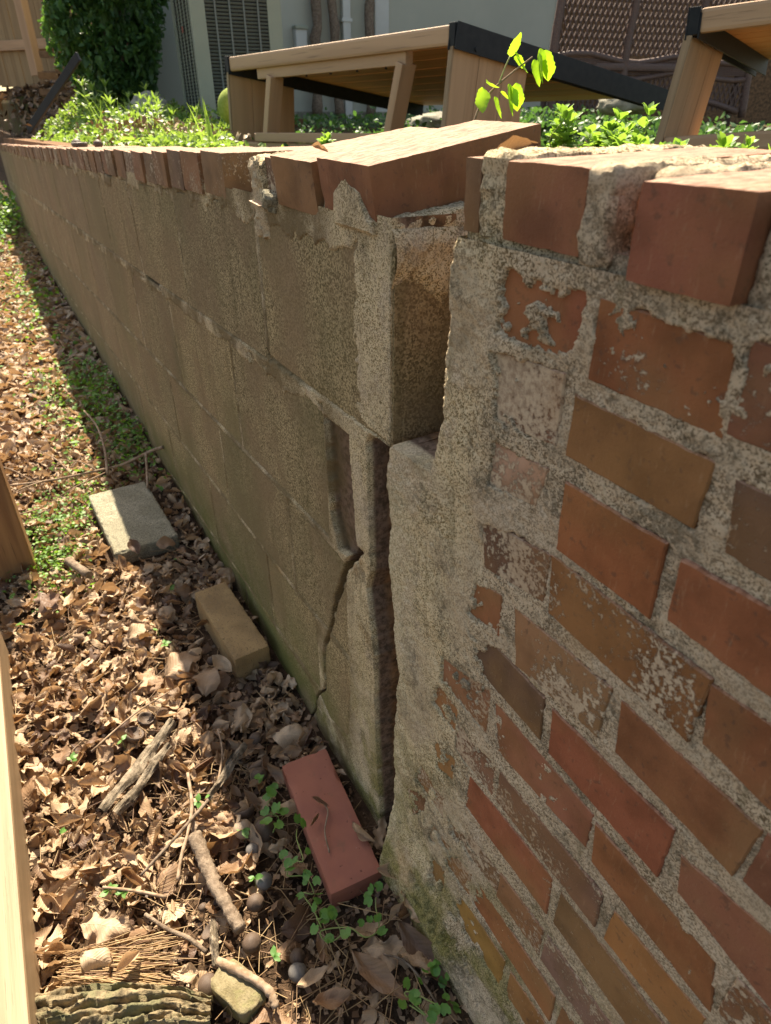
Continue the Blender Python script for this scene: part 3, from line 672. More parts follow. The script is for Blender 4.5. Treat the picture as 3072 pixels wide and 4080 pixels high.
def tz(X, Y):
    X = np.asarray(X, float); Y = np.asarray(Y, float)
    f = -X * math.cos(HEAD) + (Y - CAM_Y) * math.sin(HEAD); r = X * math.sin(HEAD) + (Y - CAM_Y) * math.cos(HEAD)
    base = ztop(np.clip(X, -9.4, -.3)) - .008
    base = base * sst(.9, .2, Y) + (1 - sst(.9, .2, Y)) * .875
    z = base + .11 * sst(4.6, 6.2, f) * sst(.3, 1.2, Y) + .45 * sst(6.0, 8.8, f) * sst(-1.3, -3.0, r) * sst(.25, .75 - .45 * sst(-9, -10, X), Y)
    return z + .02 * fbm(X, Y, 2.5, 4, 51) * sst(.2, .6, Y)
add('terrace_ground', patch_mesh('terrace', 1.5, -40, .19, 40, 420, 260, tz, 2.0, 2.2), M['terrace'], kind='structure')
add('bank_soil', box_mesh(11, .12, 1.5, .01), M['soil'], None, Matrix.Translation((-4.3, .262, .20)) @ Matrix.Rotation(R(-1.), 4, 'Y'), kind='structure')

add('bank_soil', box_mesh(32, .3, 1.6, .01), M['soil'], None, Matrix.Translation((-25.6, .34, .07)), kind='structure')

# ------------------------------------------------------------------ leaves
def leaf_geo(L=1., W=.28, lobes=0, fold=.3, curl=.5, twist=.2, rib=.012, nu=12, nv=6, seed=0, serr=0., crum=1.):
    r = np.random.default_rng(seed); u = np.linspace(0, 1, nu + 1); v = np.linspace(-1, 1, nv + 1)
    U, Vv = np.meshgrid(u, v, indexing='ij')
    wd = W * np.sin(np.pi * np.clip(U, .005, .995) ** .85) ** .8
    if lobes: wd = wd * (1 - .42 * (np.cos(U * lobes * 2 * np.pi) * .5 + .5) * np.abs(Vv) ** .5)
    if serr: wd = wd * (1 + serr * np.sin(U * 60))
    wd = wd * (1 + .12 * np.sin(U * 9 + seed) * np.sign(Vv) + (.22 * crum * fbm(U * 5 + seed, np.sign(Vv) * 2., 1., 3, seed) if nu > 5 else 0))
    x = U * L; y = Vv * wd * L
    z = fold * (np.abs(Vv) ** 1.6) * wd * L + curl * L * (U - .5) ** 2 + twist * (U - .5) * Vv * wd * L + rib * L * np.sin(2 * np.pi * (U * 10 - np.abs(Vv) * 1.2)) * np.abs(Vv) ** .7
    z = z + .05 * L * np.sin(U * 6 + seed * 2.1) * Vv * np.abs(Vv) * .6
    cr = fbm(U * 3 + seed * 5.3, Vv * 1.3, 1.6, 3, seed + 5, .6); z = z + .16 * crum * L * cr * (.35 + np.abs(Vv)) * (nu > 4)
    if abs(fold) > .9:                                  # rolled edge
        a = np.clip(np.abs(Vv) - .25, 0, 1) * fold; y = np.sign(Vv) * wd * L * (np.minimum(np.abs(Vv), .25) + np.sin(a * 1.5) / 1.5 / fold * .75); z = z * .4 + wd * L * (1 - np.cos(a * 1.5)) / 1.5 / fold * .9
    V = np.stack([x - L * .5, y, z], -1).reshape(-1, 3); uv = np.stack([U, Vv * .5 + .5], -1).reshape(-1, 2)
    idx = np.arange((nu + 1) * (nv + 1)).reshape(nu + 1, nv + 1)
    F = np.stack([idx[:-1, :-1], idx[1:, :-1], idx[1:, 1:], idx[:-1, 1:]], -1).reshape(-1, 4)
    return V, F, uv
LEAVES = [leaf_geo(1, .24, 0, .6, .9, .9, .018, seed=1), leaf_geo(1, .28, 0, -.6, -.8, 1.1, .018, seed=2), leaf_geo(1, .2, 0, .9, 1.0, -1.2, .016, seed=3),
          leaf_geo(1, .32, 0, 1.6, .3, .3, .014, seed=4), leaf_geo(1, .27, 3, .3, .5, .5, .006, nu=20, seed=5), leaf_geo(1, .22, 0, 2.2, .35, .5, .012, seed=6),
          leaf_geo(1, .30, 3, -.3, -.4, .5, .008, nu=20, seed=7), leaf_geo(1, .15, 0, .3, .5, .5, .006, seed=8), leaf_geo(1, .34, 0, .25, -.7, -.6, .016, seed=9)]
LOW = [leaf_geo(1, .26, 0, .4, .5, .4, 0, 4, 2, 1), leaf_geo(1, .3, 0, -.5, -.5, .6, 0, 4, 2, 2), leaf_geo(1, .22, 0, .8, .5, -.6, 0, 4, 2, 3)]
def rots(n, tilt, rng):
    az = rng.uniform(0, 2 * np.pi, n); tx = rng.normal(0, tilt, n); ty = rng.normal(0, tilt, n)
    tx = tx + (rng.random(n) < .3) * np.pi
    ca, sa, cx, sx, cy, sy = np.cos(az), np.sin(az), np.cos(tx), np.sin(tx), np.cos(ty), np.sin(ty)
    Rz = np.zeros((n, 3, 3)); Rz[:, 0, 0] = ca; Rz[:, 0, 1] = -sa; Rz[:, 1, 0] = sa; Rz[:, 1, 1] = ca; Rz[:, 2, 2] = 1
    Rx = np.zeros((n, 3, 3)); Rx[:, 0, 0] = 1; Rx[:, 1, 1] = cx; Rx[:, 1, 2] = -sx; Rx[:, 2, 1] = sx; Rx[:, 2, 2] = cx
    Ry = np.zeros((n, 3, 3)); Ry[:, 1, 1] = 1; Ry[:, 0, 0] = cy; Ry[:, 0, 2] = sy; Ry[:, 2, 0] = -sy; Ry[:, 2, 2] = cy
    return Rz @ Ry @ Rx
def join_scatter(name, geos, P, Rm, Sc, mat, rng, parent=None, **kw):
    Vs, Fs, Us, Cs = [], [], [], []; off = 0; pick = rng.integers(0, len(geos), len(P))
    for gi, (V, F, uv) in enumerate(geos):
        k = np.where(pick == gi)[0]
        if not len(k): continue
        W_ = np.einsum('nij,vj->nvi', Rm[k], V) * Sc[k][:, None, None] + P[k][:, None, :]
        n, v = W_.shape[:2]; Vs.append(W_.reshape(-1, 3)); Fs.append((F[None] + (np.arange(n) * v)[:, None, None] + off).reshape(-1, F.shape[1]))
        Us.append(np.tile(uv, (n, 1))); c = rng.random((n, 1, 4)); Cs.append(np.broadcast_to(c, (n, v, 4)).reshape(-1, 4)); off += n * v
    me = mesh_np(name, np.concatenate(Vs), np.concatenate(Fs), np.concatenate(Us), np.concatenate(Cs), True)
    return add(name, me, mat, parent, **kw)
# footprints kept clear
FOOT = [(-2.07, -1.66, -.28, -.075), (-1.36, -1.075, -.135, -.02), (-.79, -.51, -.14, -.025)]
def clear(x, y, m=0.):
    k = np.ones(len(x), bool)
    for a, bq, c, d in FOOT: k &= ~((x > a - m) & (x < bq + m) & (y > c - m) & (y < d + m))
    return k
def limY(x): return np.where(x > -2.6, -.60, -.60 - (-2.6 - x) * .0)
rng = np.random.default_rng(21)
n = 5200; x = rng.uniform(-2.6, -.18, n); y = rng.uniform(-.66, -.012, n)
dens = np.where(x > -.75, np.clip(.25 + (-.45 - x) * 1.6, .16, 1), 1.) ; k = (rng.random(n) < dens) & clear(x, y, .002); x, y = x[k], y[k]
sc = .018 + .040 * rng.random(len(x)) ** 1.3; P = np.stack([x, y, gz(x, y) + rng.uniform(.0, .030, len(x))], -1)
join_scatter('leaf_litter', LEAVES, P, rots(len(x), .62, rng), sc, M['leafj'], rng, kind='stuff', label='thick layer of dry brown fallen leaves covering the ground below the wall', cat='leaf litter')
n = 15000; x = rng.uniform(-9.5, -2.5, n); y = rng.uniform(-1, 0, n) * np.interp(-x, [2.5, 9.5], [.75, 1.6]) - .02
k = np.ones(n, bool); P = np.stack([x, y, gz(x, y) + rng.uniform(.002, .035, n)], -1)
join_scatter('far_leaf_litter', LOW, P, rots(n, .5, rng), rng.uniform(.04, .085, n), M['leafj'], rng, kind='stuff', label='dry leaves spread along the far foot of the block wall', cat='leaf litter')
chip = (np.array([[-.5, -.3, 0], [.5, -.25, .1], [.45, .3, 0], [-.4, .35, .12]]), np.array([[0, 1, 2, 3]]), np.array([[0, 0], [1, 0], [1, 1], [0, 1]]))
n = 16000; x = rng.uniform(-1.6, -.15, n); y = rng.uniform(-.62, -.01, n); k = rng.random(n) < np.clip(1.25 + x, .12, 1); x, y = x[k], y[k]
P = np.stack([x, y, gz(x, y) + rng.uniform(.0, .010, len(x))], -1)
join_scatter('soil_crumbs', [chip], P, rots(len(x), .6, rng), rng.uniform(.003, .013, len(x)), M['litter_bits'], rng, kind='stuff', label='crumbled leaf bits and dark soil crumbs', cat='soil crumbs')
# pine needles lying about
def needle_mesh(name, segs, rad, rng):
    V = []; F = []; C = []
    for p, q, b_ in segs:
        p, q = np.array(p), np.array(q); d = q - p; d /= np.linalg.norm(d); up = np.array([0, 0, 1.]); s_ = np.cross(d, up); s_ /= np.linalg.norm(s_) + 1e-9
        mid = (p + q) / 2 + np.array(b_); c = rng.random(4); o = len(V)
        for pt in (p, mid, q):
            V += [pt + s_ * rad, pt - s_ * rad, pt + up * rad * 1.4]; C += [c] * 3
        for a in (0, 3):
            for i in range(3): F.append((o + a + i, o + a + (i + 1) % 3, o + a + 3 + (i + 1) % 3, o + a + 3 + i))
    return mesh_np(name, V, F, None, C, True)
segs = []
for i in range(900):
    x0 = rng.uniform(-1.7, -.3); y0 = rng.uniform(-.56, -.03)
    if x0 < -.9 and rng.random() < .55: continue
    a = rng.uniform(0, 6.3); l = rng.uniform(.04, .11); z0 = float(gz(x0, y0)) + rng.uniform(.01, .03)
    segs.append(((x0, y0, z0), (x0 + l * math.cos(a), y0 + l * math.sin(a), z0 + rng.uniform(-.01, .012)), (rng.normal(0, .004), rng.normal(0, .004), .003)))
add('pine_needles', needle_mesh('needles', segs, .0007, rng), M['needle'], kind='stuff', label='dry brown pine needles strewn over the leaves', cat='pine needles')
segs = []
for i in range(260):
    t = rng.random(); s0 = rng.uniform(0, .55); s1 = s0 + rng.uniform(.3, .6)
    a = Vector((-.645, -.530 + .01 * t, .018)); bq = Vector((-.60 + .085 * t, -.352 - .03 * t, .018))
    a2 = Vector((-.652 + .03 * t, -.52 - .01 * t, 0)); p = Vector((a2.x, a2.y, 0)).lerp(Vector((bq.x, bq.y, 0)), s0); q = Vector((a2.x, a2.y, 0)).lerp(Vector((bq.x, bq.y, 0)), min(1.1, s1))
    j = lambda v: (v.x + rng.normal(0, .007), v.y + rng.normal(0, .006), .020 + rng.uniform(0, .014))
    segs.append((j(p), j(q), (0, 0, .002)))
add('pine_needle_bundle', needle_mesh('bundle', segs, .0008, rng), M['needle'], label='fan of straight dry pine needles lying above the mossy log', cat='pine needles', kind='stuff')

# single leaves on top of the litter
LM = []
for V, F, uv in LEAVES: LM.append(mesh_np('dead_leaf', V, F, uv, None, True))
rr = random.Random(9); cnt = 0
def put_leaf(mi, x, y, z, s, az, tx, ty, label=None, group=None, parent=None, nm='dead_leaf'):
    Mx = Matrix.Translation((x, y, z)) @ Euler((tx, ty, az)).to_matrix().to_4x4() @ Matrix.Scale(s, 4)
    return add(nm, LM[mi], M['leaf'], parent, Mx, label or 'dry curled brown leaf lying loose on top of the leaf litter', 'leaf', group or ('loose dead leaves on the litter' if not label else None))
while cnt < 235:
    x = -.30 - 1.75 * rr.random() ** 1.15; y = rr.uniform(-.56, -.03)
    if not clear(np.array([x]), np.array([y]), .02)[0] or (x > -.6 and rr.random() < .72): continue
    mi = rr.choice([0, 1, 2, 3, 4, 5, 6, 8])
    shp = {0: 'curled pointed tan', 1: 'crumpled oval brown', 2: 'narrow folded brown', 3: 'rolled brown', 4: 'lobed tan', 5: 'tightly rolled narrow', 6: 'lobed crumpled brown', 8: 'broad ribbed tan'}[mi]
    lm_ = min([(-1.87, -.18, 'near the concrete slab'), (-1.21, -.07, 'near the tan brick'), (-.65, -.08, 'near the red brick'), (-.92, -.34, 'around the grey bark strips'), (-.64, -.29, 'near the thick stick'), (-.60, -.45, 'near the pine needle fan'), (-1.05, -.52, 'beside the pale timber'), (-1.75, -.45, 'near the brown post'), (-1.4, -.33, 'in the open litter beyond the bark'), (-.75, -.19, 'around the round nuts')], key=lambda q: (q[0] - x) ** 2 + (q[1] - y) ** 2)[2]
    lb_ = '%s leaf %s, %s' % (shp, lm_, 'in sun' if y < -.215 else 'in the wall shadow')
    put_leaf(mi, x, y, float(gz(x, y)) + rr.uniform(.022, .038), rr.uniform(.035, .070), rr.uniform(0, 6.3), rr.gauss(0, .5), rr.gauss(0, .4), lb_, 'loose dead leaves on the litter'); cnt += 1
put_leaf(4, -1.52, -.44, .05, .12, .35, .15, -.2, 'large tan lobed oak leaf near the brown post', nm='oak_leaf')
put_leaf(8, -1.16, -.20, .042, .095, 1.9, .1, .1, 'broad ribbed leaf half in sun between the tan brick and the clearing')
put_leaf(8, -1.09, -.165, .040, .085, 2.6, -.1, .1, 'ribbed grey brown leaf beside the near end of the tan brick')
put_leaf(6, -.66, -.45, .035, .085, 1.0, .1, .1, 'large flat lobed leaf in shade beside the pale timber', nm='oak_leaf')
put_leaf(1, -.85, -.065, .04, .08, 1.1, .45, .1, 'large ribbed leaf leaning on the wall above the red brick')
put_leaf(5, -.585, -.040, .062, .05, .4, 1.2, .2, 'small tan rolled leaf standing at the wall edge of the red brick')
put_leaf(3, -.50, -.03, .055, .06, .9, .3, .2, 'curled leaf beyond the near corner of the red brick')
put_leaf(1, -.612, -.47, .045, .055, .9, .3, .2, 'crumpled brown leaf lying on the left part of the needle fan')
put_leaf(3, -.585, -.43, .047, .04, 2.0, .3, .2, 'small rolled leaf lying on the middle of the needle fan')
put_leaf(7, -.39, -.12, .035, .10, .45, 0, .1, 'long narrow pinkish brown leaf below the red brick')
put_leaf(6, -.415, -.085, .03, .09, .9, 0, .0, 'dark lobed leaf pressed flat below the red brick')
put_leaf(7, -.38, -.05, .045, .11, .2, .2, .1, 'long narrow leaf leaning along the foot of the brick wall')
put_leaf(7, -.44, -.20, .03, .055, 1.6, 0, 0, 'pale narrow leaf in the sun patch at the bottom')
put_leaf(0, -.40, -.19, .03, .055, 1.3, 0, 0, 'tan narrow leaf in the sun patch at the very bottom')
put_leaf(2, -.452, .040, 1.076, .036, 1.25, 1.35, -.15, 'translucent brown leaf standing on edge against the tilted coping brick')
put_leaf(5, -.735, .004, 1.066, .020, .8, .5, .3, 'tiny curled leaf caught in the joint between the tilted coping bricks')
put_leaf(1, -.575, .055, .79, .035, .2, .4, .2, 'orange brown leaf stuck in the crack under the end block')
put_leaf(6, -.575, .025, .585, .035, .6, .9, .2, 'red brown leaf caught halfway down the crack')

# ------------------------------------------------------------------ loose masonry on the ground
def tilted_box(nm, mesh, mat, c, az, tx, ty, label, cat, color=None):
    return add(nm, mesh, mat, None, Matrix.Translation(c) @ Euler((R(tx), R(ty), R(az))).to_matrix().to_4x4(), label, cat, color=color)
tilted_box('concrete_slab', rough_box(.372, .182, .052, .006, .006, .0016, 110, 40, .5), M['grit'], (-1.868, -.177, .018), 2.5, 0, 1.5, 'gritty grey concrete slab half in sun near the dry branch', 'paver')
tilted_box('tan_brick', rough_box(.268, .083, .085, .006, .003, .0008, 110, 41, .5), M['tan'], (-1.211, -.071, .035), 3.5, 1, 2, 'tan brick lying against the block wall between the slab and the red brick', 'brick')
tilted_box('red_brick', rough_box(.262, .091, .045, .007, .004, .0006, 90, 42, .4), M['red'], (-.652, -.077, .0275), -4.5, 1.5, 1, 'clean smooth red brick lying below the crack', 'brick')
t = thing('dry_sprig', 'dark dry leaf sprig lying on the red brick', 'sprig', (-.66, -.09, .053))
add('stem', tube_mesh(spline([(-.585, -.106, .053), (-.62, -.098, .058), (-.65, -.078, .060), (-.672, -.078, .058)]), [.0014] * 16, 6), M['stem'], t)
for a, bq, s_, az in ((-.672, -.082, .035, .6), (-.645, -.105, .028, 2.2)):
    add('leaf', LM[5], M['leaf'], t, Matrix.Translation((a, bq, .062)) @ Euler((.3, .1, az)).to_matrix().to_4x4() @ Matrix.Scale(s_, 4))

for i, (x, y, z, s_, az, mi, lb) in enumerate([(-1.10, -.125, .045, .06, .5, 0, 'curled leaf leaning on the near end of the tan brick'), (-1.25, -.13, .05, .05, 2.1, 5, 'rolled leaf against the long side of the tan brick'), (-1.34, -.09, .06, .055, 1.0, 1, 'crumpled leaf on the far end of the tan brick'),
    (-.77, -.125, .05, .05, .3, 2, 'folded leaf touching the far left corner of the red brick'), (-.70, -.128, .045, .045, 1.4, 1, 'crumpled leaf tucked under the left side of the red brick'), (-1.70, -.285, .045, .06, 2.6, 3, 'rolled leaf at the near left corner of the slab'), (-1.66, -.20, .05, .06, .2, 0, 'curled leaf against the near end of the slab'), (-1.64, -.12, .055, .055, 1.5, 8, 'broad leaf at the near right corner of the slab')]):
    put_leaf(mi, x, y, z, s_, az, .5, .3, lb)
# ------------------------------------------------------------------ nuts, stone, sticks, log
def nut_mesh(seed, hollow=False, groove=True):
    bm = bmesh.new(); bmesh.ops.create_icosphere(bm, subdivisions=3, radius=1)
    for v in bm.verts:
        p = v.co.copy(); n = mnoise.fractal(p * 2.2 + Vector((seed * 5, 0, 0)), .8, 2, 3)
        s_ = 1 + .05 * n; v.co = p * s_; v.co.z *= .86; v.co.x *= 1.06
        if groove and abs(p.x) < .12: v.co *= .95
        if hollow and p.z > .35: v.co.z = .35 - (p.z - .35) * 1.0
        if p.z > .9 and not hollow: v.co.z += .08
    for f in bm.faces: f.smooth = True
    return frozen(bm, 'nut')
NM = [nut_mesh(i) for i in range(4)] + [nut_mesh(9, True)]
NUTS = [(-.751, -.201, .021, 0, 'nut', 'hollow'), (-.715, -.214, .020, 1, 'nutpale', 'pale smooth nut, sunlit, next to two dark ones'), (-.694, -.182, .021, 2, 'nut', 'round dark nut just right of the pale sunlit nut'),
        (-.671, -.212, .014, 3, 'nutgrey', 'small grey nut below the pale sunlit one'), (-.611, -.214, .015, 1, 'nutgrey', 'grey nut halfway along the thick stick'), (-.587, -.238, .015, 0, 'nut', 'brown nut lying beside the lower part of the thick stick'),
        (-.511, -.337, .017, 2, 'nut', 'dark nut against the left side of the mossy stone'), (-.465, -.217, .015, 3, 'nutgrey', 'slate grey nut shell at lower right of the litter'), (-.485, -.209, .013, 0, 'nut', 'brown half shell touching the slate grey shell'),
        (-.535, -.263, .016, 1, 'nut', 'dark split husk at the lower end of the thick stick'), (-.582, -.313, .016, 4, 'nut', 'open dark husk left of the thick stick'), (-.626, -.313, .008, 2, 'nutpale', 'tiny pale nut beside the thick stick'),
        (-.894, -.127, .015, 2, 'nut', 'dark round nut in the shade above the red brick'), (-.812, -.150, .017, 1, 'nut', 'dark nut in the shade left of the red brick'), (-1.019, -.339, .021, 4, 'nut', 'hollow dark husk among the sunlit leaves'), (-1.153, -.139, .013, 0, 'nut', 'small brown nut beside the tan brick'),
        (-1.05, -.31, .018, 4, 'nut', 'second hollow husk lying behind the sunlit hollow one')]
for i, (x, y, r_, mi, mt, lb) in enumerate(NUTS):
    if lb == 'hollow': lb = 'dark ringed husk above the pale sunlit nut'; mi = 4
    add('nut', NM[mi] if mt == 'nut' else NM[mi].copy(), M[mt], None, Matrix.Translation((x, y, float(gz(x, y)) + .022 + r_ * .55)) @ Euler((rr.uniform(-.6, .6), rr.uniform(-.6, .6), rr.uniform(0, 6))).to_matrix().to_4x4() @ Matrix.Scale(r_ * .9, 4), lb, 'nut', 'nuts and husks in the leaf litter')
bm = bmesh.new(); bmesh.ops.create_icosphere(bm, subdivisions=4, radius=1)
for v in bm.verts:
    p = v.co.copy(); v.co = Vector((max(-.75, min(.8, p.x)), max(-.7, min(.75, p.y)), max(-.6, min(.55, p.z)))) * (1 + .1 * mnoise.fractal(p * 2, .8, 2, 4))
    v.co = Vector((v.co.x * .050, v.co.y * .032, v.co.z * .03))
for f in bm.faces: f.smooth = True
add('stone', frozen(bm, 'stone'), M['stone'], None, Matrix.Translation((-.484, -.302, .015)) @ Matrix.Rotation(R(25), 4, 'Z'), 'flat topped mossy tan stone near the bottom of the leaf litter', 'stone')
def stick(nm, pts, r0, r1, label, mat='stem', n=9, jit=.08, k=7, seed=1, cat='stick'):
    p = spline(pts, k); m = len(p); rd = [r0 + (r1 - r0) * i / (m - 1) for i in range(m)]
    rs = random.Random(seed); rd = [q * (1 + rs.uniform(-jit, jit)) for q in rd]
    return add(nm, tube_mesh(p, rd, n, jit * .6, seed), M[mat], None, None, label, cat)
stick('stick', [(-.735, -.292, .040), (-.69, -.290, .036), (-.647, -.287, .034), (-.60, -.280, .032), (-.555, -.272, .028)], .0125, .0095, 'thick cracked grey brown stick lying beside the nuts', 'stick', 14, .12, 8, 3)
stick('twig', [(-.86, -.27, .045), (-.796, -.28, .043), (-.75, -.298, .042), (-.708, -.322, .04), (-.675, -.337, .036)], .0035, .0028, 'thin bent brown twig above the thick stick', 'stem', 7, .15, 6, 4)
stick('twig', [(-.79, -.245, .045), (-.744, -.323, .043), (-.712, -.388, .036)], .0032, .0025, 'straight grey twig crossing the bent brown twig', 'stick', 7, .1, 6, 5)
stick('twig', [(-.65, -.395, .03), (-.608, -.369, .034), (-.58, -.345, .034), (-.550, -.327, .03)], .0028, .0035, 'thin grey twig above the pine needle fan', 'stick', 7, .1, 6, 6)
stick('branch_piece', [(-.53, -.316, .03), (-.491, -.287, .036), (-.456, -.265, .036), (-.432, -.262, .028)], .007, .0055, 'knobbly brown branch piece lying over the mossy stone', 'stem', 10, .18, 8, 7)
stick('stick', [(-1.70, -.378, .045), (-1.60, -.337, .045)], .012, .011, 'short grey broken stick near the concrete slab', 'stick', 12, .08, 8, 8)
stick('twig', [(-.72, -.445, .04), (-.69, -.40, .036), (-.66, -.36, .03)], .0022, .003, 'thin dark twig beside the pale timber', 'stem', 6, .1, 5, 9)
stick('twig', [(-.42, -.10, .03), (-.38, -.075, .045), (-.30, -.06, .03)], .0015, .002, 'thin grey twig at the foot of the brick wall', 'stick', 6, .1, 5, 10)
stick('twig', [(-1.0, -.42, .045), (-1.05, -.33, .048), (-1.08, -.25, .045)], .002, .0016, 'long pale leaf stalk crossing the sunlit litter', 'stem', 6, .1, 5, 11)
stick('twig', [(-.93, -.19, .045), (-.87, -.20, .045), (-.80, -.235, .04)], .0025, .0018, 'twig lying just left of the dark nuts', 'stem', 6, .1, 5, 12)
def bark_strip(label, a, bq, wd, seed):
    a, bq = Vector(a), Vector(bq); L = (bq - a).length; nu, nv = 40, 12
    V = []; F = []
    for i in range(nu + 1):
        for j in range(nv + 1):
            u = i / nu; v = j / nv - .5; n_ = mnoise.fractal(Vector((u * 2.5, v * 12, seed)), .7, 2, 4)
            wv = wd * (1 - .5 * abs(u - .5) ** 2 * 4 * .6) * (1 + .25 * mnoise.noise(Vector((u * 6, seed, 0))))
            V.append(((u - .5) * L, v * wv, .008 * n_ + .010 * (1 - 4 * v * v) + .004 * math.sin(u * 7 + seed)))
    for i in range(nu):
        for j in range(nv): o = i * (nv + 1) + j; F.append((o, o + nv + 1, o + nv + 2, o + 1))
    me = mesh_np('bark', V, F); c = (a + bq) / 2
    return add('bark_strip', me, M['barkgrey'], None, frame(c, bq - a, Vector((0, 0, 1)).cross(bq - a)), label, 'bark')
bark_strip('long rough grey bark strip lying in the sunlit leaves, upper of two', (-.860, -.425, .038), (-.995, -.265, .042), .026, 1)
bark_strip('rough grey bark strip parallel below the longer strip', (-.845, -.405, .034), (-.944, -.285, .038), .020, 2)
bark_strip('pale splintered bark strip at the edge of the wall shadow', (-.790, -.250, .045), (-.868, -.155, .045), .017, 3)
bark_strip('small greenish bark chip between the needles and the stone', (-.586, -.306, .035), (-.525, -.320, .03), .013, 4)
# mossy log at the lower left
nu, nv = 150, 70; u = np.linspace(0, 1, nu); v = np.linspace(-.5, .5, nv); U, Vv = np.meshgrid(u, v, indexing='ij')
wv = .085 * (1 - .55 * U ** 2)
lx = U * .25; ly = Vv * 2 * wv
ridg = np.abs(fbm(U * .55 + .10 * fbm(U, Vv, 5, 3, 62), Vv * 4 + .25 * fbm(U, Vv, 4, 3, 66), 3.4, 4, 61)); ridg2 = np.abs(fbm(U * 1.4, Vv * 7, 7, 3, 65))
lz = .035 * np.sqrt(np.clip(1 - (Vv * 2) ** 2, 0, 1)) + .024 * np.clip(ridg * 2.6, 0, 1) + .008 * np.clip(ridg2 * 2, 0, 1) + .003 * fbm(U, Vv, 40, 3, 63) - .018 - .02 * sst(.8, 1, U)
idx = np.arange(nu * nv).reshape(nu, nv); F = np.stack([idx[:-1, :-1], idx[1:, :-1], idx[1:, 1:], idx[:-1, 1:]], -1).reshape(-1, 4)
me = mesh_np('log', np.stack([lx, ly, lz], -1).reshape(-1, 3), F, smooth=True)
add('log', me, M['log'], None, frame((-.533, -.584, .028), (.085, .262, 0), (-.262, .085, 0)), 'piece of log with deeply furrowed mossy bark at the bottom left', 'log')

# long dry twig by the far foot of the wall
t = thing('dry_branch', 'long thin dry branch propped against the block wall beyond the concrete slab', 'branch', (-2.2, -.2, .03))
add('stem', tube_mesh(spline([(-2.30, -.60, .035), (-2.259, -.484, .04), (-2.222, -.362, .045), (-2.197, -.2, .055), (-2.173, -.133, .07), (-2.150, -.05, .105), (-2.120, -.006, .125)], 6), list(np.linspace(.003, .006, 37)), 7, .06, 1), M['stem'], t)
add('side_twig', tube_mesh(spline([(-2.155, -.06, .10), (-2.09, -.075, .08), (-1.99, -.098, .055)], 6), list(np.linspace(.005, .004, 13)), 7), M['stem'], t)
add('side_twig', tube_mesh(spline([(-2.154, -.196, .055), (-2.265, -.178, .10), (-2.445, -.173, .115), (-2.66, -.19, .10)], 6), list(np.linspace(.005, .003, 19)), 7), M['stem'], t)
for a, bq in (((-2.2, -.22, .05), (-2.30, -.33, .08)), ((-2.22, -.30, .045), (-2.42, -.40, .09)), ((-2.24, -.38, .042), (-2.12, -.56, .05)), ((-2.25, -.42, .04), (-2.42, -.56, .07)), ((-2.18, -.20, .05), (-2.05, -.42, .04)), ((-2.05, -.42, .04), (-2.0, -.56, .035))):
    m_ = (Vector(a) + Vector(bq)) / 2 + Vector((.02, .01, .02)); add('side_twig', tube_mesh(spline([a, m_, bq], 5), [.0022] * 6 + [.0012] * 5, 5), M['stem'], t)

# ------------------------------------------------------------------ timber and post at the left
add('timber', box_mesh(1.55, .10, .095, .006), M['lumber'], None, Matrix.Translation((-.66, -.600, .052)) @ Matrix.Rotation(R(.0), 4, 'Z'), 'pale sawn timber lying along the left edge', 'timber')
add('wooden_post', box_mesh(.10, .10, 1.2, .006), M['post'], None, Matrix.Translation((-1.80, -.512, .58)), 'brown wooden post standing in the leaves at the left edge', 'post')

# ------------------------------------------------------------------ small plants
def round_leaf(seed=0, n=16, cup=.25, scal=.06):
    V = [(0, 0, 0)]; 
    for ring, rad in ((1, .55), (2, 1.)):
        for k in range(n):
            a = 2 * math.pi * k / n; notch = 1 - .55 * math.exp(-((a - math.pi) / .35) ** 2)
            q = rad * notch * (1 + scal * math.cos(a * 8)) ; V.append((q * math.cos(a), q * .92 * math.sin(a), cup * rad * rad * .5 + .05 * math.sin(a * 3 + seed)))
    F = []
    for k in range(n):
        F.append((0, 1 + k, 1 + (k + 1) % n, 1 + (k + 1) % n)); F.append((1 + k, 1 + n + k, 1 + n + (k + 1) % n, 1 + (k + 1) % n))
    me = bpy.data.meshes.new('round_leaf'); me.from_pydata(V, [], [f if f[2] != f[3] else f[:3] for f in F])
    for p in me.polygons: p.use_smooth = True
    me.update(); return me
RL = [round_leaf(i) for i in range(3)]
def ivy(label, pts, zs, s0, seed):
    rs = random.Random(seed); cx = sum(p[0] for p in pts) / len(pts); cy = sum(p[1] for p in pts) / len(pts)
    t = thing('ground_ivy', label, 'plant', (cx, cy, 0), 'ground ivy at the foot of the wall')
    P = [(x, y, zs + rs.uniform(-.006, .01)) for x, y in pts]
    add('stem', tube_mesh(spline([(p[0] + rs.uniform(-.004, .004), p[1] + rs.uniform(-.004, .004), p[2] - .014) for p in P], 4), [.0011] * (4 * (len(P) - 1) + 1), 5), M['gstem'], t)
    for p in P:
        for q in range(rs.choice([1, 2, 2])):
            dx, dy = rs.uniform(-.013, .013), rs.uniform(-.013, .013); s_ = s0 * rs.uniform(.6, 1.1)
            add('leaf', RL[rs.randrange(3)], M['ivy'], t, Matrix.Translation((p[0] + dx, p[1] + dy, p[2] + rs.uniform(0, .008))) @ Euler((rs.gauss(0, .4), rs.gauss(0, .4), rs.uniform(0, 6.3))).to_matrix().to_4x4() @ Matrix.Scale(s_, 4))
ivy('round leaved green creeper running along the left side of the red brick', [(-0.668, -0.132), (-0.643, -0.138), (-0.603, -0.148), (-0.61, -0.161), (-0.599, -0.175), (-0.576, -0.154), (-0.55, -0.152), (-0.552, -0.168), (-0.525, -0.16), (-0.498, -0.162)], .045, .0095, 1)
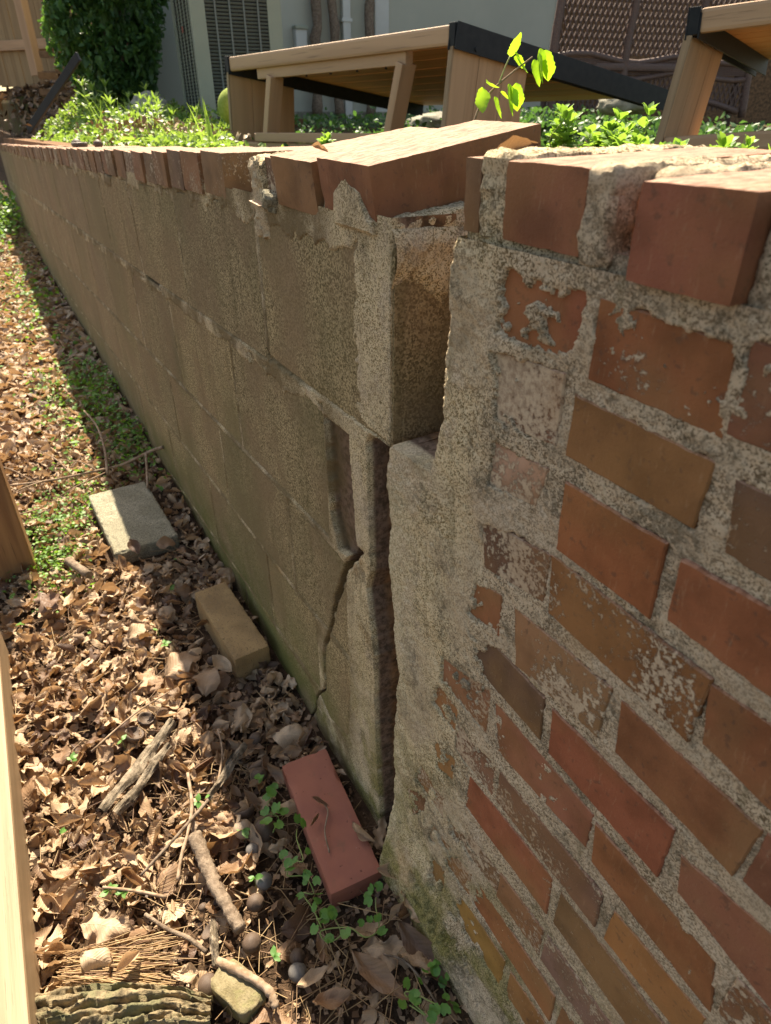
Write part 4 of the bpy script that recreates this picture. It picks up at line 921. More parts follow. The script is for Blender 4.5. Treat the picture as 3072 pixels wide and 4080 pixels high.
ivy('round leaved green creeper in front of the near end of the red brick', [(-0.506, -0.164), (-0.499, -0.143), (-0.477, -0.144), (-0.478, -0.163), (-0.488, -0.165), (-0.469, -0.124), (-0.448, -0.11), (-0.45, -0.09), (-0.479, -0.077), (-0.49, -0.065)], .045, .0095, 2)
ivy('round leaved green creeper at the bottom beside the foot of the brick wall', [(-0.339, -0.102), (-0.316, -0.088), (-0.349, -0.1), (-0.351, -0.089), (-0.313, -0.062), (-0.31, -0.045), (-0.33, -0.045), (-0.354, -0.044), (-0.352, -0.03), (-0.368, -0.035), (-0.365, -0.057)], .055, .0085, 3)
ivy('green creeper with broad leaves beside the two dark nuts', [(-0.77, -0.153), (-0.753, -0.137), (-0.735, -0.155), (-0.718, -0.166), (-0.699, -0.156), (-0.678, -0.175)], .05, .011, 4)
SL = mesh_np('seed_leaf', *leaf_geo(1, .3, 0, .2, .3, 0, 0, 5, 2, 3)[:2], smooth=True)
SEED = [(-1.302, -.228), (-1.249, -.224), (-1.007, -.363), (-1.011, -.456), (-1.575, -.106), (-1.456, -.160), (-.864, -.495), (-.808, -.246), (-.715, -.437), (-.70, -.419), (-.618, -.227), (-.496, -.242), (-.706, -.217), (-.80, -.27)]
rs = random.Random(3)
for i, (x, y) in enumerate(SEED):
    t = thing('seedling', 'tiny green seedling ' + ['among shaded leaves before the tan brick', 'just left of the tan brick in half shade', 'beside the hollow sunlit husk', 'near the timber above the bark strips', 'at the near corner of the slab by the wall', 'between the slab and the tan brick', 'left of the bark strips close to the timber', 'on the tip of the splintered bark strip', 'between the big lobed leaf and the bent twig', 'touching the thin grey twig above the needles', 'below the small grey nut', 'right of the mossy stone', 'in front of the pale sunlit nut', 'where the two thin twigs cross'][i], 'seedling', (x, y, .02), 'tiny seedlings in the leaf litter'); z = float(gz(x, y)) + .045
    add('stem', tube_mesh([(x, y, 0), (x + .003, y, z)], [.0008, .0008], 5), M['gstem'], t)
    for q in range(rs.choice([2, 3, 4])):
        az = rs.uniform(0, 6.3); s_ = rs.uniform(.010, .017)
        add('leaf', SL, M['ivy'], t, Matrix.Translation((x + .003 + math.cos(az) * s_ * .5, y + math.sin(az) * s_ * .5, z + .002)) @ Euler((rs.uniform(-.3, .3), rs.uniform(-.4, .2), az)).to_matrix().to_4x4() @ Matrix.Scale(s_, 4))
# green ground cover by the slab and further along
LG = [leaf_geo(1, .3, 0, .3, .3, .2, 0, 3, 2, 1), leaf_geo(1, .36, 0, .2, -.3, .2, 0, 3, 2, 2)]
def cover(name, cx, cy, sx, sy, n, s0, s1, h, label, mat='cover', zf=gz, rng_=rng, tilt=.5, cat='ground cover'):
    x = rng_.normal(cx, sx, n); y = rng_.normal(cy, sy, n); k = (y < -.012) | (zf is tz); x, y = x[k], y[k]
    if zf is gz: k = clear(x, y, -.01); x, y = x[k], y[k]
    P = np.stack([x, y, zf(x, y) + rng_.uniform(.015, h, len(x))], -1)
    return join_scatter(name, LG, P, rots(len(x), tilt, rng_), rng_.uniform(s0, s1, len(x)), M[mat], rng_, kind='stuff', label=label, cat=cat)
cover('ground_cover', -1.85, -.42, .13, .05, 800, .009, .017, .05, 'mat of small green leaves between the post and the slab')
cover('ground_cover', -2.05, -.30, .13, .06, 330, .009, .017, .05, 'green sprouts around the fallen branch beyond the slab')
cover('ground_cover', -2.42, -.08, .16, .05, 500, .010, .02, .06, 'green leaves along the wall foot behind the branch')
cover('ground_cover', -3.05, -.11, .32, .07, 1100, .012, .028, .07, 'long patch of green creeper in the shade of the wall foot')
cover('ground_cover', -3.0, -.28, .4, .05, 300, .012, .026, .06, 'sunlit green sprouts along the edge of the wall shadow')
cover('ground_cover', -5.2, -.2, .7, .10, 420, .02, .04, .08, 'green patch further along the wall foot')
cover('ground_cover', -5.0, -.7, 1.2, .2, 260, .02, .04, .08, 'sparse green sprouts in the far sunlit leaves')
cover('ground_cover', -8.6, -.35, .8, .25, 2500, .03, .06, .35, 'bright green growth at the far end of the wall')

# weeds on the terrace behind the coping
def whorl_plant(name, label, loc, h, nst, s0, mat, seed, spread=.03, whorls=5, per=6, group=None, narrow=.3, cat='weed'):
    rs = random.Random(seed); rg = np.random.default_rng(seed); t = thing(name, label, cat, loc, group); loc = Vector(loc)
    P = []; Rm = []; Sc = []
    for i in range(nst):
        base = loc + Vector((rs.gauss(0, spread), rs.gauss(0, spread), -.01)); top = base + Vector((rs.gauss(0, spread * .5), rs.gauss(0, spread * .5), h * rs.uniform(.5, 1.05)))
        mid = (base + top) / 2 + Vector((rs.gauss(0, .006), rs.gauss(0, .006), 0))
        add('stem', tube_mesh(spline([base, mid, top], 3), [max(.0008, h * .012)] * 7, 5), M['gstem'], t)
        for k in range(whorls):
            f = (k + 1) / whorls; c = base.lerp(top, f); s_ = s0 * (1.1 - .45 * abs(f - .6)) * rs.uniform(.8, 1.2)
            for q in range(per):
                az = q * 2 * math.pi / per + k * .7 + rs.uniform(-.3, .3); el = rs.uniform(.0, .7) + (.5 if k == whorls - 1 else 0)
                E_ = Euler((rs.uniform(-.4, .4), -el, az)).to_matrix(); P.append(c + E_ @ Vector((s_ * .5, 0, 0))); Rm.append(np.array(E_)); Sc.append(s_)
    join_scatter('foliage', [leaf_geo(1, narrow, 0, .2, -.3, .2, 0, 4, 2, 1)], np.array(P), np.array(Rm), np.array(Sc), M[mat], rg, parent=t, kind='stuff')
    return t
wz = 1.062
for i, (x, y, h, ns, s0, lb) in enumerate([
    (-.600, .245, .048, 6, .014, 'leafy green weed with a tall spike right behind the tilted coping brick'), (-.555, .265, .028, 7, .015, 'bushy round leaved weed in the middle of the clump behind the coping'),
    (-.520, .25, .018, 7, .014, 'low bright green weed at the near side of the clump'), (-.575, .30, .040, 4, .015, 'taller weed stem at the back of the clump'), (-.500, .235, .012, 4, .014, 'small pale weed beside the black bench foot'),
    (-.470, .245, .012, 5, .013, 'low weed in front of the near wooden bench, leftmost'), (-.430, .24, .009, 4, .013, 'low weed with three leaf tufts in front of the near bench'),
    (-.385, .245, .012, 5, .013, 'weed growing around the grass blades in front of the near bench'), (-.345, .25, .010, 4, .012, 'small weed at the right edge behind the coping'), (-.30, .25, .012, 5, .012, 'weed at the far right edge behind the coping'),
    (-1.26, .27, .018, 3, .017, 'small bright weed showing over the coping in front of the far bench'), (-.98, .29, .012, 2, .014, 'tiny weed tip behind the tilted coping bricks')]):
    whorl_plant('weed', lb, (x - .02, y, min(wz, float(ztop(x))) + .003), (h + .013) * .80, ns, s0, 'weed', 300 + i, .008, 4, 5, 'weeds behind the coping', .34)
def blades(name, label, loc, n, h, seed, wd=.004, lean=.3, mat='weed', group=None, spread=.01):
    rs = random.Random(seed); t = thing(name, label, 'grass', loc, group); loc = Vector(loc)
    for i in range(n):
        b0 = loc + Vector((rs.gauss(0, spread), rs.gauss(0, spread), -.01)); d = Vector((rs.gauss(0, lean), rs.gauss(0, lean), 1)).normalized(); hh = h * rs.uniform(.6, 1.1); sd = d.cross(Vector((rs.gauss(0, 1), rs.gauss(0, 1), 0))).normalized()
        V = []; bend = Vector((rs.gauss(0, .25), rs.gauss(0, .25), -.05))
        for k in range(6):
            f = k / 5; c = b0 + d * hh * f + bend * hh * f * f; w_ = wd * (1 - f ** 2) + .0002; V += [tuple(c - sd * w_), tuple(c + sd * w_)]
        add('blade', mesh_np('blade', V, [(2 * k, 2 * k + 1, 2 * k + 3, 2 * k + 2) for k in range(5)], smooth=True), M[mat], t)
blades('grass_tuft', 'short grass tuft behind the coping in front of the near bench', (-.405, .25, 1.062), 5, .034, 5, .0022, .35, spread=.004)
blades('grass_tuft', 'slanting grass blades behind the coping near the right edge', (-.375, .26, 1.062), 6, .036, 6, .0014, .5, spread=.004)
# seedling with big backlit leaves
t = thing('sapling', 'young sapling with bright backlit toothed leaves above the tilted coping bricks', 'sapling', (-.878, .30, 1.05))
SP = [(-.878, .30, 1.045), (-.872, .312, 1.10), (-.862, .325, 1.124), (-.846, .345, 1.145), (-.828, .366, 1.164)]
add('stem', tube_mesh(spline(SP, 5), list(np.linspace(.0018, .0010, 21)), 6), M['stem'], t)
add('stem', tube_mesh(spline([(-.855, .333, 1.133), (-.853, .340, 1.152), (-.850, .345, 1.165)], 4), [.001] * 9, 5), M['gstem'], t)
SLf = mesh_np('sapling_leaf', *leaf_geo(1, .30, 0, .35, .35, .2, 0, 16, 4, 5, .07, .15)[:2], smooth=True)
LEAFS = [(.345, 1.179, -1.2, .030, -.85), (.347, 1.184, .2, .028, .85), (.350, 1.181, 1.0, .024, .6), (.373, 1.188, .3, .034, 1.15), (.380, 1.186, .9, .036, 1.05), (.372, 1.183, -.1, .032, 1.3), (.368, 1.176, .2, .030, 1.2),
         (.318, 1.150, -1.0, .026, .25), (.315, 1.145, -1.5, .030, 1.2), (.328, 1.134, .0, .026, 1.15), (.342, 1.149, .4, .036, 1.3), (.352, 1.150, .9, .032, 1.25), (.345, 1.147, -.5, .026, 1.1), (.336, 1.14, .7, .018, .5)]
for i, (ty, tz_, azo, s_, drop) in enumerate(LEAFS):
    tz_ -= .016; s_ *= 1.1
    tx = np.interp(ty, [.30, .38], [-.878, -.822]); az = R(60) + azo
    E_ = Euler((rs.uniform(-.5, .5), drop, az)).to_matrix(); c = Vector((float(tx), ty, tz_)) + E_ @ Vector((s_ * .5, 0, 0))
    add('leaf', SLf, M['seedling'], t, Matrix.Translation(c) @ E_.to_4x4() @ Matrix.Scale(s_, 4))

# bank of weeds at the left behind the coping
rgb = np.random.default_rng(77)
n = 26000; x = -1.55 - 6.2 * rgb.random(n) ** 1.1; y = .22 + rgb.random(n) ** 1.3 * 1.1
hh = np.interp(-x, [1.5, 2.1, 3.2, 5, 8], [.03, .06, .11, .17, .20]); top = hh * (.70 + .75 * fbm(x, y, 4, 3, 71)) * sst(.14, .45, y)
f_ = -x * math.cos(HEAD) + (y - CAM_Y) * math.sin(HEAD); r_ = x * math.sin(HEAD) + (y - CAM_Y) * math.cos(HEAD)
k = (r_ < -.205 * f_ + .05 * (rgb.random(n) - .5)) | ((rgb.random(n) < .025) & (y < .4)); x, y, top = x[k], y[k], top[k]; n = len(x)
P = np.stack([x, y, tz(x, y) + rgb.random(n) ** .6 * (top + .012)], -1)
join_scatter('bank_weeds', LG, P, rots(n, .7, rgb), rgb.uniform(.008, .020, n) * np.interp(-x, [1.5, 5], [1, 2.1]), M['weedf'], rgb, kind='stuff', label='dense bright green weeds covering the bank behind the far coping', cat='weeds')
for i in range(34):
    x = -2.0 - rr.random() ** .9 * 4.6; y = .35 + rr.random() * .5
    if x * math.sin(HEAD) + (y - CAM_Y) * math.cos(HEAD) > -.235 * (-x * math.cos(HEAD) + (y - CAM_Y) * math.sin(HEAD)): continue
    h = np.interp(-x, [2, 3.5, 6], [.15, .26, .36]) * rr.uniform(.75, 1.15)
    whorl_plant('cleavers', 'tall green cleavers stem with whorled leaves rising from the bank weeds', (x, y, float(tz(x, y))), h, 1, .045 * np.interp(-x, [2, 6], [.75, 1.5]), 'weedf', 500 + i, .01, 6, 7, 'cleavers stems on the bank', .12, 'weed')
for i in range(14):
    x = -1.9 - rr.random() * 3.2; y = .33 + rr.random() * .4
    if x * math.sin(HEAD) + (y - CAM_Y) * math.cos(HEAD) > -.225 * (-x * math.cos(HEAD) + (y - CAM_Y) * math.sin(HEAD)): continue
    blades('grass_tuft', 'upright tuft of green grass growing in the bank weeds', (x, y, float(tz(x, y))), 9, float(np.interp(-x, [1.9, 5], [.14, .30])), 600 + i, .0035, .22, 'weedf', 'grass tufts on the bank', .02)
cover('grey_litter', -3.3, .45, .35, .12, 1200, .01, .03, .12, 'tangle of pale dry stems among the bank weeds', 'needle', tz, rgb, .9, 'dry stems')
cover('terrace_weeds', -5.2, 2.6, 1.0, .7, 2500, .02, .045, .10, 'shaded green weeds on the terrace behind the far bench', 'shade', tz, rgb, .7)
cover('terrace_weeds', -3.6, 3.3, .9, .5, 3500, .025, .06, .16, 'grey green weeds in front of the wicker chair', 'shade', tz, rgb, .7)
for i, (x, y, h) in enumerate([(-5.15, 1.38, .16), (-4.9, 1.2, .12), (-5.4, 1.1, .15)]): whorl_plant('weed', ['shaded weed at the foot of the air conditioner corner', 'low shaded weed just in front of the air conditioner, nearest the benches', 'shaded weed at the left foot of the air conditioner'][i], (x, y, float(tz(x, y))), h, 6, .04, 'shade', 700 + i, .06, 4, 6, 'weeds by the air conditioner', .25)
add('cup', nut_mesh(2, False, False), M['white'], None, Matrix.Translation((-2.62, .30, .995)) @ Matrix.Diagonal((.045, .055, .035, 1)), 'rounded white plastic object lying just behind the coping by the far bench', 'plastic cap')
LV = mesh_np('broad_leaf', *leaf_geo(1, .42, 0, .2, -.3, .2, 0, 8, 4, 5, .03, .2)[:2], smooth=True)
t = thing('broad_leaf_weed', 'broad pale green leaves lying on the coping edge below the bank weeds', 'weed', (-2.9, .25, 1.0))
for i in range(9):
    add('leaf', LV, M['weedf'], t, Matrix.Translation((-2.55 - .085 * i, .23 + .02 * (i % 3), 1.0 + .01 * (i % 2) - i * .001)) @ Euler((rs.uniform(-.4, .4), rs.uniform(-.4, .2), rs.uniform(0, 6.3))).to_matrix().to_4x4() @ Matrix.Scale(.075, 4))
for i, (x, y) in enumerate([(-3.02, .05), (-3.18, .06), (-2.78, .08)]):
    add('nut_shell', NM[4 if i == 0 else 1], M['nut'], None, Matrix.Translation((x, y, float(ztop(x)) + .012)) @ Matrix.Scale(.028 - .006 * i, 4), ['open brown nut shell on the far coping, nearest of the row', 'brown nut shell at the far end of the row on the coping', 'small nut shell on the coping under the weeds'][i], 'nut shell')

# ------------------------------------------------------------------ slatted benches lying on the terrace
def board(nm, c, ax, ay, dims, mat, parent, bev=.004): return add(nm, box_mesh(*dims, bev), M[mat], parent, frame(c, ax, ay))
def bench(label, T0, T1, T2, d, leg, rail0, rail1, group, sl_=.22):
    """T0 outer front corner nearest the viewer's side, T1 other front corner, T2 rear corner beyond T0; d points down the end panels."""
    T0, T1, T2 = Vector(T0), Vector(T1), Vector(T2); e1 = (T1 - T0); L = e1.length; e1.normalize(); e2 = T2 - T0; D_ = e2.length; e2.normalize(); d = Vector(d).normalized()
    t = thing('slatted_bench', label, 'bench', T0 + d * leg, group); nn = e1.cross(e2).normalized(); nn = nn if nn.z < 0 else -nn
    mid = (T0 + T1) / 2
    board('front_board', mid + d * .037 + e2 * .016, e1, d, (L - .06, .070, .032), 'deck', t, .012)
    k = 9; sw = (D_ - .04) / k
    for i in range(k): board('slat', mid + e2 * (.055 + sw * (i + .5)) + nn * .014, e1, e2, (L - .012, sw - .008, .022), 'deckin' if i else 'deck', t)
    for s_, p in ((-1, T0), (1, T1)):
        board('corner_bracket', p + d * .036 - e1 * (-s_ * -.0 + 0) + e1 * (-s_) * .014 * -1 * -1 + e2 * .012, e1, d, (.034, .078, .036), 'black', t, .002)
        board('side_band', p + e2 * (D_ / 2) + nn * .042 + e1 * s_ * .010, e2, nn, (D_, .092, .005), 'black', t, .001)
        board('inner_band', p + e2 * (D_ / 2) + nn * .052 - e1 * s_ * .030, e2, nn, (D_, .072, .005), 'black', t, .001)
        for q in range(3):
            board('panel_board', p + e2 * (.075 + .142 * q) + d * (.075 + (leg - .075) / 2) - e1 * s_ * .012, d, e2, (leg - .075, .139, .024), 'deck', t)
        board('foot_band', p + e2 * .21 + d * (leg - .02) - e1 * s_ * .028, e2, d, (.42, .05, .005), 'black', t, .001)
        board('panel_edge', p + d * (.075 + (leg - .09) / 2) + e2 * .0 - e1 * s_ * .012, d, e2, (leg - .09, .010, .028), 'lumber', t)
    board('bottom_board', mid + d * (leg - .03) + e2 * .02, e1, d, (L - .05, .06, .034), 'deck', t, .01)
    a, bq = T0 + e1 * L * rail0, T0 + e1 * L * rail1; lm = (bq - a).length
    board('inner_rail', (a + bq) / 2 + d * .090 + e2 * .045, e1, d, (lm, .052, .045), 'deck', t)
    board('inner_sill', (a + bq) / 2 + d * (leg - .085) + e2 * .012, e1, d, (lm, .045, .045), 'deck', t)
    for p in (a + e1 * .05, bq - e1 * .12): board('strut', p + d * (.115 + (leg - .22) / 2) + e2 * .045, d + e1 * sl_, e1, (leg - .19, .045, .085), 'deck', t)
    for q in range(5):
        add('screw', tube_mesh([(0, 0, 0), (0, 0, .006)], [.006, .006], 8), M['black'], t, frame(a.lerp(bq, .12 + .17 * q) + d * .118 + e2 * .04, e1, e2))
    for q in range(2): add('bolt', tube_mesh([(0, 0, -.004), (0, 0, .006)], [.009, .008], 10), M['black'], t, frame(T0 + e2 * (.11 + .36 * q) + nn * .070 - e1 * .014, e2, nn))
    for q in range(4): board('floor_board', mid + d * (leg - .008) + e2 * (.10 + .14 * q), e1, e2, (L - .08, .132, .016), 'deckin', t)
    return t
A_ = gp(3.2, .28, 1.405); B_ = gp(4.6, -.93, 1.378); C_ = gp(4.0, 1.46, 1.195)
bench('tan slatted bench with black steel edges tipped on the terrace behind the coping', A_, B_, C_, Vector((0, 0, -1)) + (B_ - A_).normalized() * .10, .49, .17, .84, 'slatted benches on the terrace')
A2 = gp(2.75, 1.035, 1.400); B2 = gp(2.15, 2.25, 1.50); C2 = gp(3.62, 1.72, 1.33)
bench('near tan slatted wooden bench with black corner brackets at the right edge', A2, B2, C2, Vector((0, 0, -1)) - (B2 - A2).normalized() * .10, .44, .30, .86, 'slatted benches on the terrace', -.25)

# ------------------------------------------------------------------ air conditioner
ac = gp(6.0, -1.435); za = .97; t = thing('air_conditioner', 'large beige green louvred air conditioning unit standing against the house', 'air conditioner', (ac.x, ac.y, za))
vr = (gp(6.3, -.815) - gp(6.0, -1.435)).normalized(); vl = (gp(6.62, -1.735) - gp(6.0, -1.435)).normalized(); up = Vector((0, 0, 1)); wA = .69; hA = 1.15
cz = za + hA / 2; c0 = Vector((ac.x, ac.y, 0))
board('coil', c0 + vr * wA / 2 + vl * wA / 2 + up * cz, vr, vl, (wA - .06, wA - .06, hA - .02), 'acd', t)
for a, bq in ((0, 0), (1, 0), (0, 1), (1, 1)):
    p = c0 + vr * wA * a + vl * wA * bq + up * cz; sx = vr * (.05 if a == 0 else -.05); sy = vl * (.05 if bq == 0 else -.05)
    board('corner_post', p + sx, vr, vl, (.11, .012, hA), 'acg', t, .003); board('corner_post', p + sy * .45, vl, vr, (.05, .012, hA), 'acg', t, .003)
board('base_pan', c0 + vr * wA / 2 + vl * wA / 2 + up * (za + .03), vr, vl, (wA + .01, wA + .01, .06), 'acg', t)
board('top_cover', c0 + vr * wA / 2 + vl * wA / 2 + up * (za + hA + .02), vr, vl, (wA + .02, wA + .02, .05), 'acg', t)
lr = box_mesh(wA - .2, .004, .014, 0); lm_ = box_mesh(wA - .08, .004, .014, 0); lr.materials.append(M['acl']); lm_.materials.append(M['acl'])
n = 46
for i in range(n):
    z = za + .07 + (hA - .09) * i / n
    fr = frame(c0 + vr * wA / 2 + up * z + vl * .002, vr, up * .6 - vl * .8); add('louvre', lr, None, t, frame(c0 + vr * wA / 2 + up * z + vl * .004, vr, (vl * .8 + up * .6)))
    add('louvre', lm_, None, t, frame(c0 + vl * wA / 2 + up * z + vr * .004, vl, (vr * .8 + up * .6)))
for q in range(4): board('guard_bar', c0 + vr * (.18 + .11 * q) + up * cz - vl * .008, up, vr, (hA - .06, .014, .006), 'acl', t, .001)
for q in range(5): board('guard_bar', c0 + vl * (.09 + .12 * q) + up * cz - vr * .008, up, vl, (hA - .06, .012, .006), 'acg', t, .001)
board('warning_tag', c0 + vl * .30 + up * (za + .68) - vr * .016, vl, up, (.045, .04, .003), 'red', t, .001)

# ------------------------------------------------------------------ house, fence and the rest of the background
house = thing('house', 'pale green rendered house wall behind the air conditioner and the benches', 'house', gp(7.3, -2.3, 1.0))
vh = Vector(vr); nh = Vector((-vh.y, vh.x, 0)); nh = nh if nh.dot(HF) > 0 else -nh
pw = gp(7.25, -2.55); Lw = 5.05
board('wall', pw + vh * Lw / 2 + nh * .15 + up * 2.6, vh, up, (Lw, 3.6, .3), 'house', house, .004)
board('foundation', pw + vh * Lw / 2 + nh * .14 + up * .90, vh, up, (Lw + .03, .42, .34), 'rock', house, .006)
board('corner_trim', pw + vh * (Lw + .005) - nh * .012 + up * 2.6, up, vh, (3.5, .06, .05), 'trim', house)
board('wall_trim', pw + vh * 2.78 - nh * .016 + up * 2.6, up, vh, (3.4, .16, .025), 'trim', house)
board('wall_return', pw + vh * (Lw - .1) + nh * 1.6 + up * 2.6, nh, up, (2.7, 3.6, .2), 'house', house, .004)
t = thing('downspout', 'white rectangular downspout on the house wall between the vine trunks', 'downspout', pw + vh * 2.35)
board('pipe', pw + vh * 2.36 - nh * .05 + up * 2.3, up, vh, (2.6, .085, .065), 'trim', t, .01)
for z in (1.9, 2.9): board('strap', pw + vh * 2.36 - nh * .055 + up * z, vh, up, (.11, .03, .072), 'trim', t, .002)
t = thing('utility_box', 'small pale grey utility box low on the house wall', 'utility box', pw + vh * 1.86)
board('housing', pw + vh * 1.86 - nh * .05 + up * 1.68, vh, up, (.12, .26, .09), 'trim', t, .01); board('lid', pw + vh * 1.86 - nh * .055 + up * 1.82, vh, up, (.13, .03, .11), 'acg', t, .005)
for i, (s0_, s1_, lb) in enumerate([(1.96, 2.10, 'smooth brown driftwood trunk leaning on the house wall, leftmost'), (2.22, 2.17, 'knotty brown trunk leaning on the house wall beside the downspout'), (2.58, 2.66, 'grey brown trunk leaning on the house wall right of the downspout')]):
    p0 = pw + vh * s0_ - nh * .16 + up * 1.05; p1 = pw + vh * s1_ - nh * .06 + up * 3.0; mm = (p0 + p1) / 2 + vh * rr.uniform(-.03, .03)
    P = [p + Vector((rr.gauss(0, .008), rr.gauss(0, .008), 0)) for p in spline([p0, mm, p1], 10)]
    add('leaning_trunk', tube_mesh(P, [.05 * (1 + .18 * rr.uniform(-1, 1)) for _ in P], 10, .12, i), M['stick'], None, None, lb, 'branch', 'trunks leaning on the house wall')
porch = thing('porch_wall', 'shaded red brown brick porch wall behind the wicker chair', 'wall', gp(10.5, 4, 1))
board('wall', gp(10.6, 4.6, 2.4), HR, up, (7, 4, .2), 'core', porch, .004)

# fence
F0 = gp(10.6, -6.9); F1 = gp(8.6, -2.55); fd = (F1 - F0).normalized(); fn = Vector((-fd.y, fd.x, 0)); fn = fn if fn.dot(HF) > 0 else -fn; LF = (F1 - F0).length
fence = thing('wooden_fence', 'tall tan board fence with rail and brace behind the bank', 'fence', F0)
nb = int(LF / .145)
bmh = box_mesh(.138, .02, 2.1, .002, 1); bmh.materials.append(M['fence'])
for i in range(nb): add('board', bmh, None, fence, frame(F0 + fd * (.07 + .145 * i) + fn * (.03 + .003 * (i % 2)) + up * (2.42 + rr.uniform(-.02, .02)), fd, fn))
board('rail', F0 + fd * LF / 2 - fn * .005 + up * 1.78, fd, up, (LF, .10, .04), 'deck', fence); board('rail', F0 + fd * LF / 2 - fn * .005 + up * 3.1, fd, up, (LF, .10, .04), 'deck', fence)
pp = gp(8.8, -3.86); board('post', Vector((pp.x, pp.y, 0)) - fn * .07 + up * 2.55, up, fd, (2.2, .11, .09), 'deck', fence)
# brick stack on the bank and dark mulch
t = thing('brick_pile', 'loose stack of old bricks on the shaded bank beside the fence post', 'brick pile', gp(8.2, -3.3, 1.3))
bk = rough_box(.2, .095, .06, .03, .004, .002, 40, 3); bk.materials.append(M['brick'])
for i in range(30):
    c_ = gp(8.25 - .12 * (i % 2) + rr.uniform(-.05, .05), -3.56 + .19 * (i % 5) + rr.uniform(-.02, .02) + .03 * (i // 5)); zz = float(tz(c_.x, c_.y))
    add('brick', bk, None, t, Matrix.Translation((c_.x, c_.y, zz + .03 + .064 * (i // 5) * (1 if i % 5 < 3 else .35))) @ Euler((rr.uniform(-.05, .05), rr.uniform(-.05, .05), R(60) + rr.uniform(-.2, .2))).to_matrix().to_4x4(), color=(.20, .12, .07, .4))
for i in range(11):
    c_ = gp(6.75, -2.9 + .21 * i); zz = float(tz(c_.x, c_.y)); add('brick', bk, None, t, Matrix.Translation((c_.x, c_.y, zz + .03)) @ Euler((0, 0, R(60) + rr.uniform(-.1, .1))).to_matrix().to_4x4(), color=(.22, .10, .06, .3))
rgm = np.random.default_rng(5); n = 7000; f_ = rgm.uniform(5.6, 9.2, n); r_ = rgm.uniform(-4.8, -1.8, n)
X_ = -f_ * math.cos(HEAD) + r_ * math.sin(HEAD); Y_ = CAM_Y + f_ * math.sin(HEAD) + r_ * math.cos(HEAD); k = Y_ > .28; X_, Y_ = X_[k], Y_[k]
P = np.stack([X_, Y_, tz(X_, Y_) + rgm.uniform(0, .06, len(X_))], -1)
join_scatter('mulch', LOW, P, rots(len(P), .7, rgm), rgm.uniform(.05, .11, len(P)), M['litter_bits'], rgm, kind='stuff', label='dark leaf mulch on the shaded bank', cat='mulch')
n = 3500; f_ = rgm.uniform(8.5, 14, n); r_ = rgm.uniform(-7.5, -3.8, n)
X_ = -f_ * math.cos(HEAD) + r_ * math.sin(HEAD); Y_ = CAM_Y + f_ * math.sin(HEAD) + r_ * math.cos(HEAD); k = Y_ > .22; X_, Y_ = X_[k], Y_[k]
P = np.stack([X_, Y_, tz(X_, Y_) + rgm.uniform(0, .06, len(X_))], -1)
join_scatter('mulch', LOW, P, rots(len(P), .7, rgm), rgm.uniform(.08, .16, len(P)), M['litter_bits'], rgm, kind='stuff', label='dark leaf mulch beyond the far end of the wall', cat='mulch')
# bush
t = thing('conifer_bush', 'dense dark green conifer bush between the fence and the air conditioner', 'bush', gp(7.0, -2.62, 1.1))
bc = gp(7.0, -2.42, 2.05); n = 11000; rb = np.random.default_rng(8)
dv = rb.normal(size=(n, 3)); dv /= np.linalg.norm(dv, axis=1)[:, None]
rad = .72 + .28 * rb.random(n) ** .5; lumpy = 1 + .22 * np.sin(dv[:, 0] * 7 + dv[:, 2] * 5) + .12 * np.sin(dv[:, 1] * 9 - dv[:, 2] * 8)
P = np.array(bc) + dv * (rad * lumpy)[:, None] * np.array([.43, .45, .98])
k = P[:, 2] > 1.12; P = P[k]
SP_ = [leaf_geo(1, .22, 5, .3, .5, .4, 0, 10, 2, 3), leaf_geo(1, .26, 4, .4, -.5, .4, 0, 8, 2, 4)]
join_scatter('crown', SP_, P, rots(len(P), 1.0, rb), rb.uniform(.05, .11, len(P)), M['bush'], rb, parent=t, kind='stuff')
add('trunk', tube_mesh([gp(7.0, -2.42, 1.0), gp(7.0, -2.42, 2.6)], [.05, .02], 8), M['stick'], t)
for i in range(8): add('limb', tube_mesh([gp(7.0, -2.42, 1.2 + i * .15), gp(7.0 + .3 * math.cos(i * 2.2), -2.42 + .3 * math.sin(i * 2.2), 1.5 + i * .15)], [.02, .008], 6), M['stick'], t)
# leaning black bar, ball, rock
p0, p1 = gp(3.5, -1.66, 1.03), gp(3.25, -1.262, 1.297)
add('steel_bar', box_mesh((p1 - p0).length, .034, .012, .002), M['black'], None, frame((p0 + p1) / 2, p1 - p0, Vector((0, 0, 1))), 'flat black steel bar leaning out of the bank weeds', 'bar')
bm = bmesh.new(); bmesh.ops.create_uvsphere(bm, u_segments=32, v_segments=16, radius=.11)
for f in bm.faces: f.smooth = True
pb = gp(4.9, -.965, 1.13); add('ball', frozen(bm, 'ball'), M['ball'], None, Matrix.Translation(pb), 'yellow green ball half hidden behind the far bench', 'ball')
def rock(c, s, seed, label):
    bm = bmesh.new(); bmesh.ops.create_icosphere(bm, subdivisions=4, radius=1)
    for v in bm.verts: p = v.co.copy(); v.co = Vector((p.x * s[0], p.y * s[1], p.z * s[2])) * (1 + .22 * mnoise.fractal(p * 1.3 + Vector((seed, 0, 0)), .8, 2, 4))
    for f in bm.faces: f.smooth = True
    add('rock', frozen(bm, 'rock'), M['rock'], None, Matrix.Translation(c), label, 'rock')
rock(gp(6.0, -1.86, 1.13), (.17, .14, .10), 1, 'pale grey rock at the foot of the dark bush')
rock(gp(5.6, .35, 1.03), (.28, .16, .07), 4, 'flat grey rock seen under the far bench')
rock(gp(5.0, 1.55, 1.15), (.20, .10, .07), 6, 'pale rock among the weeds before the wicker chair')

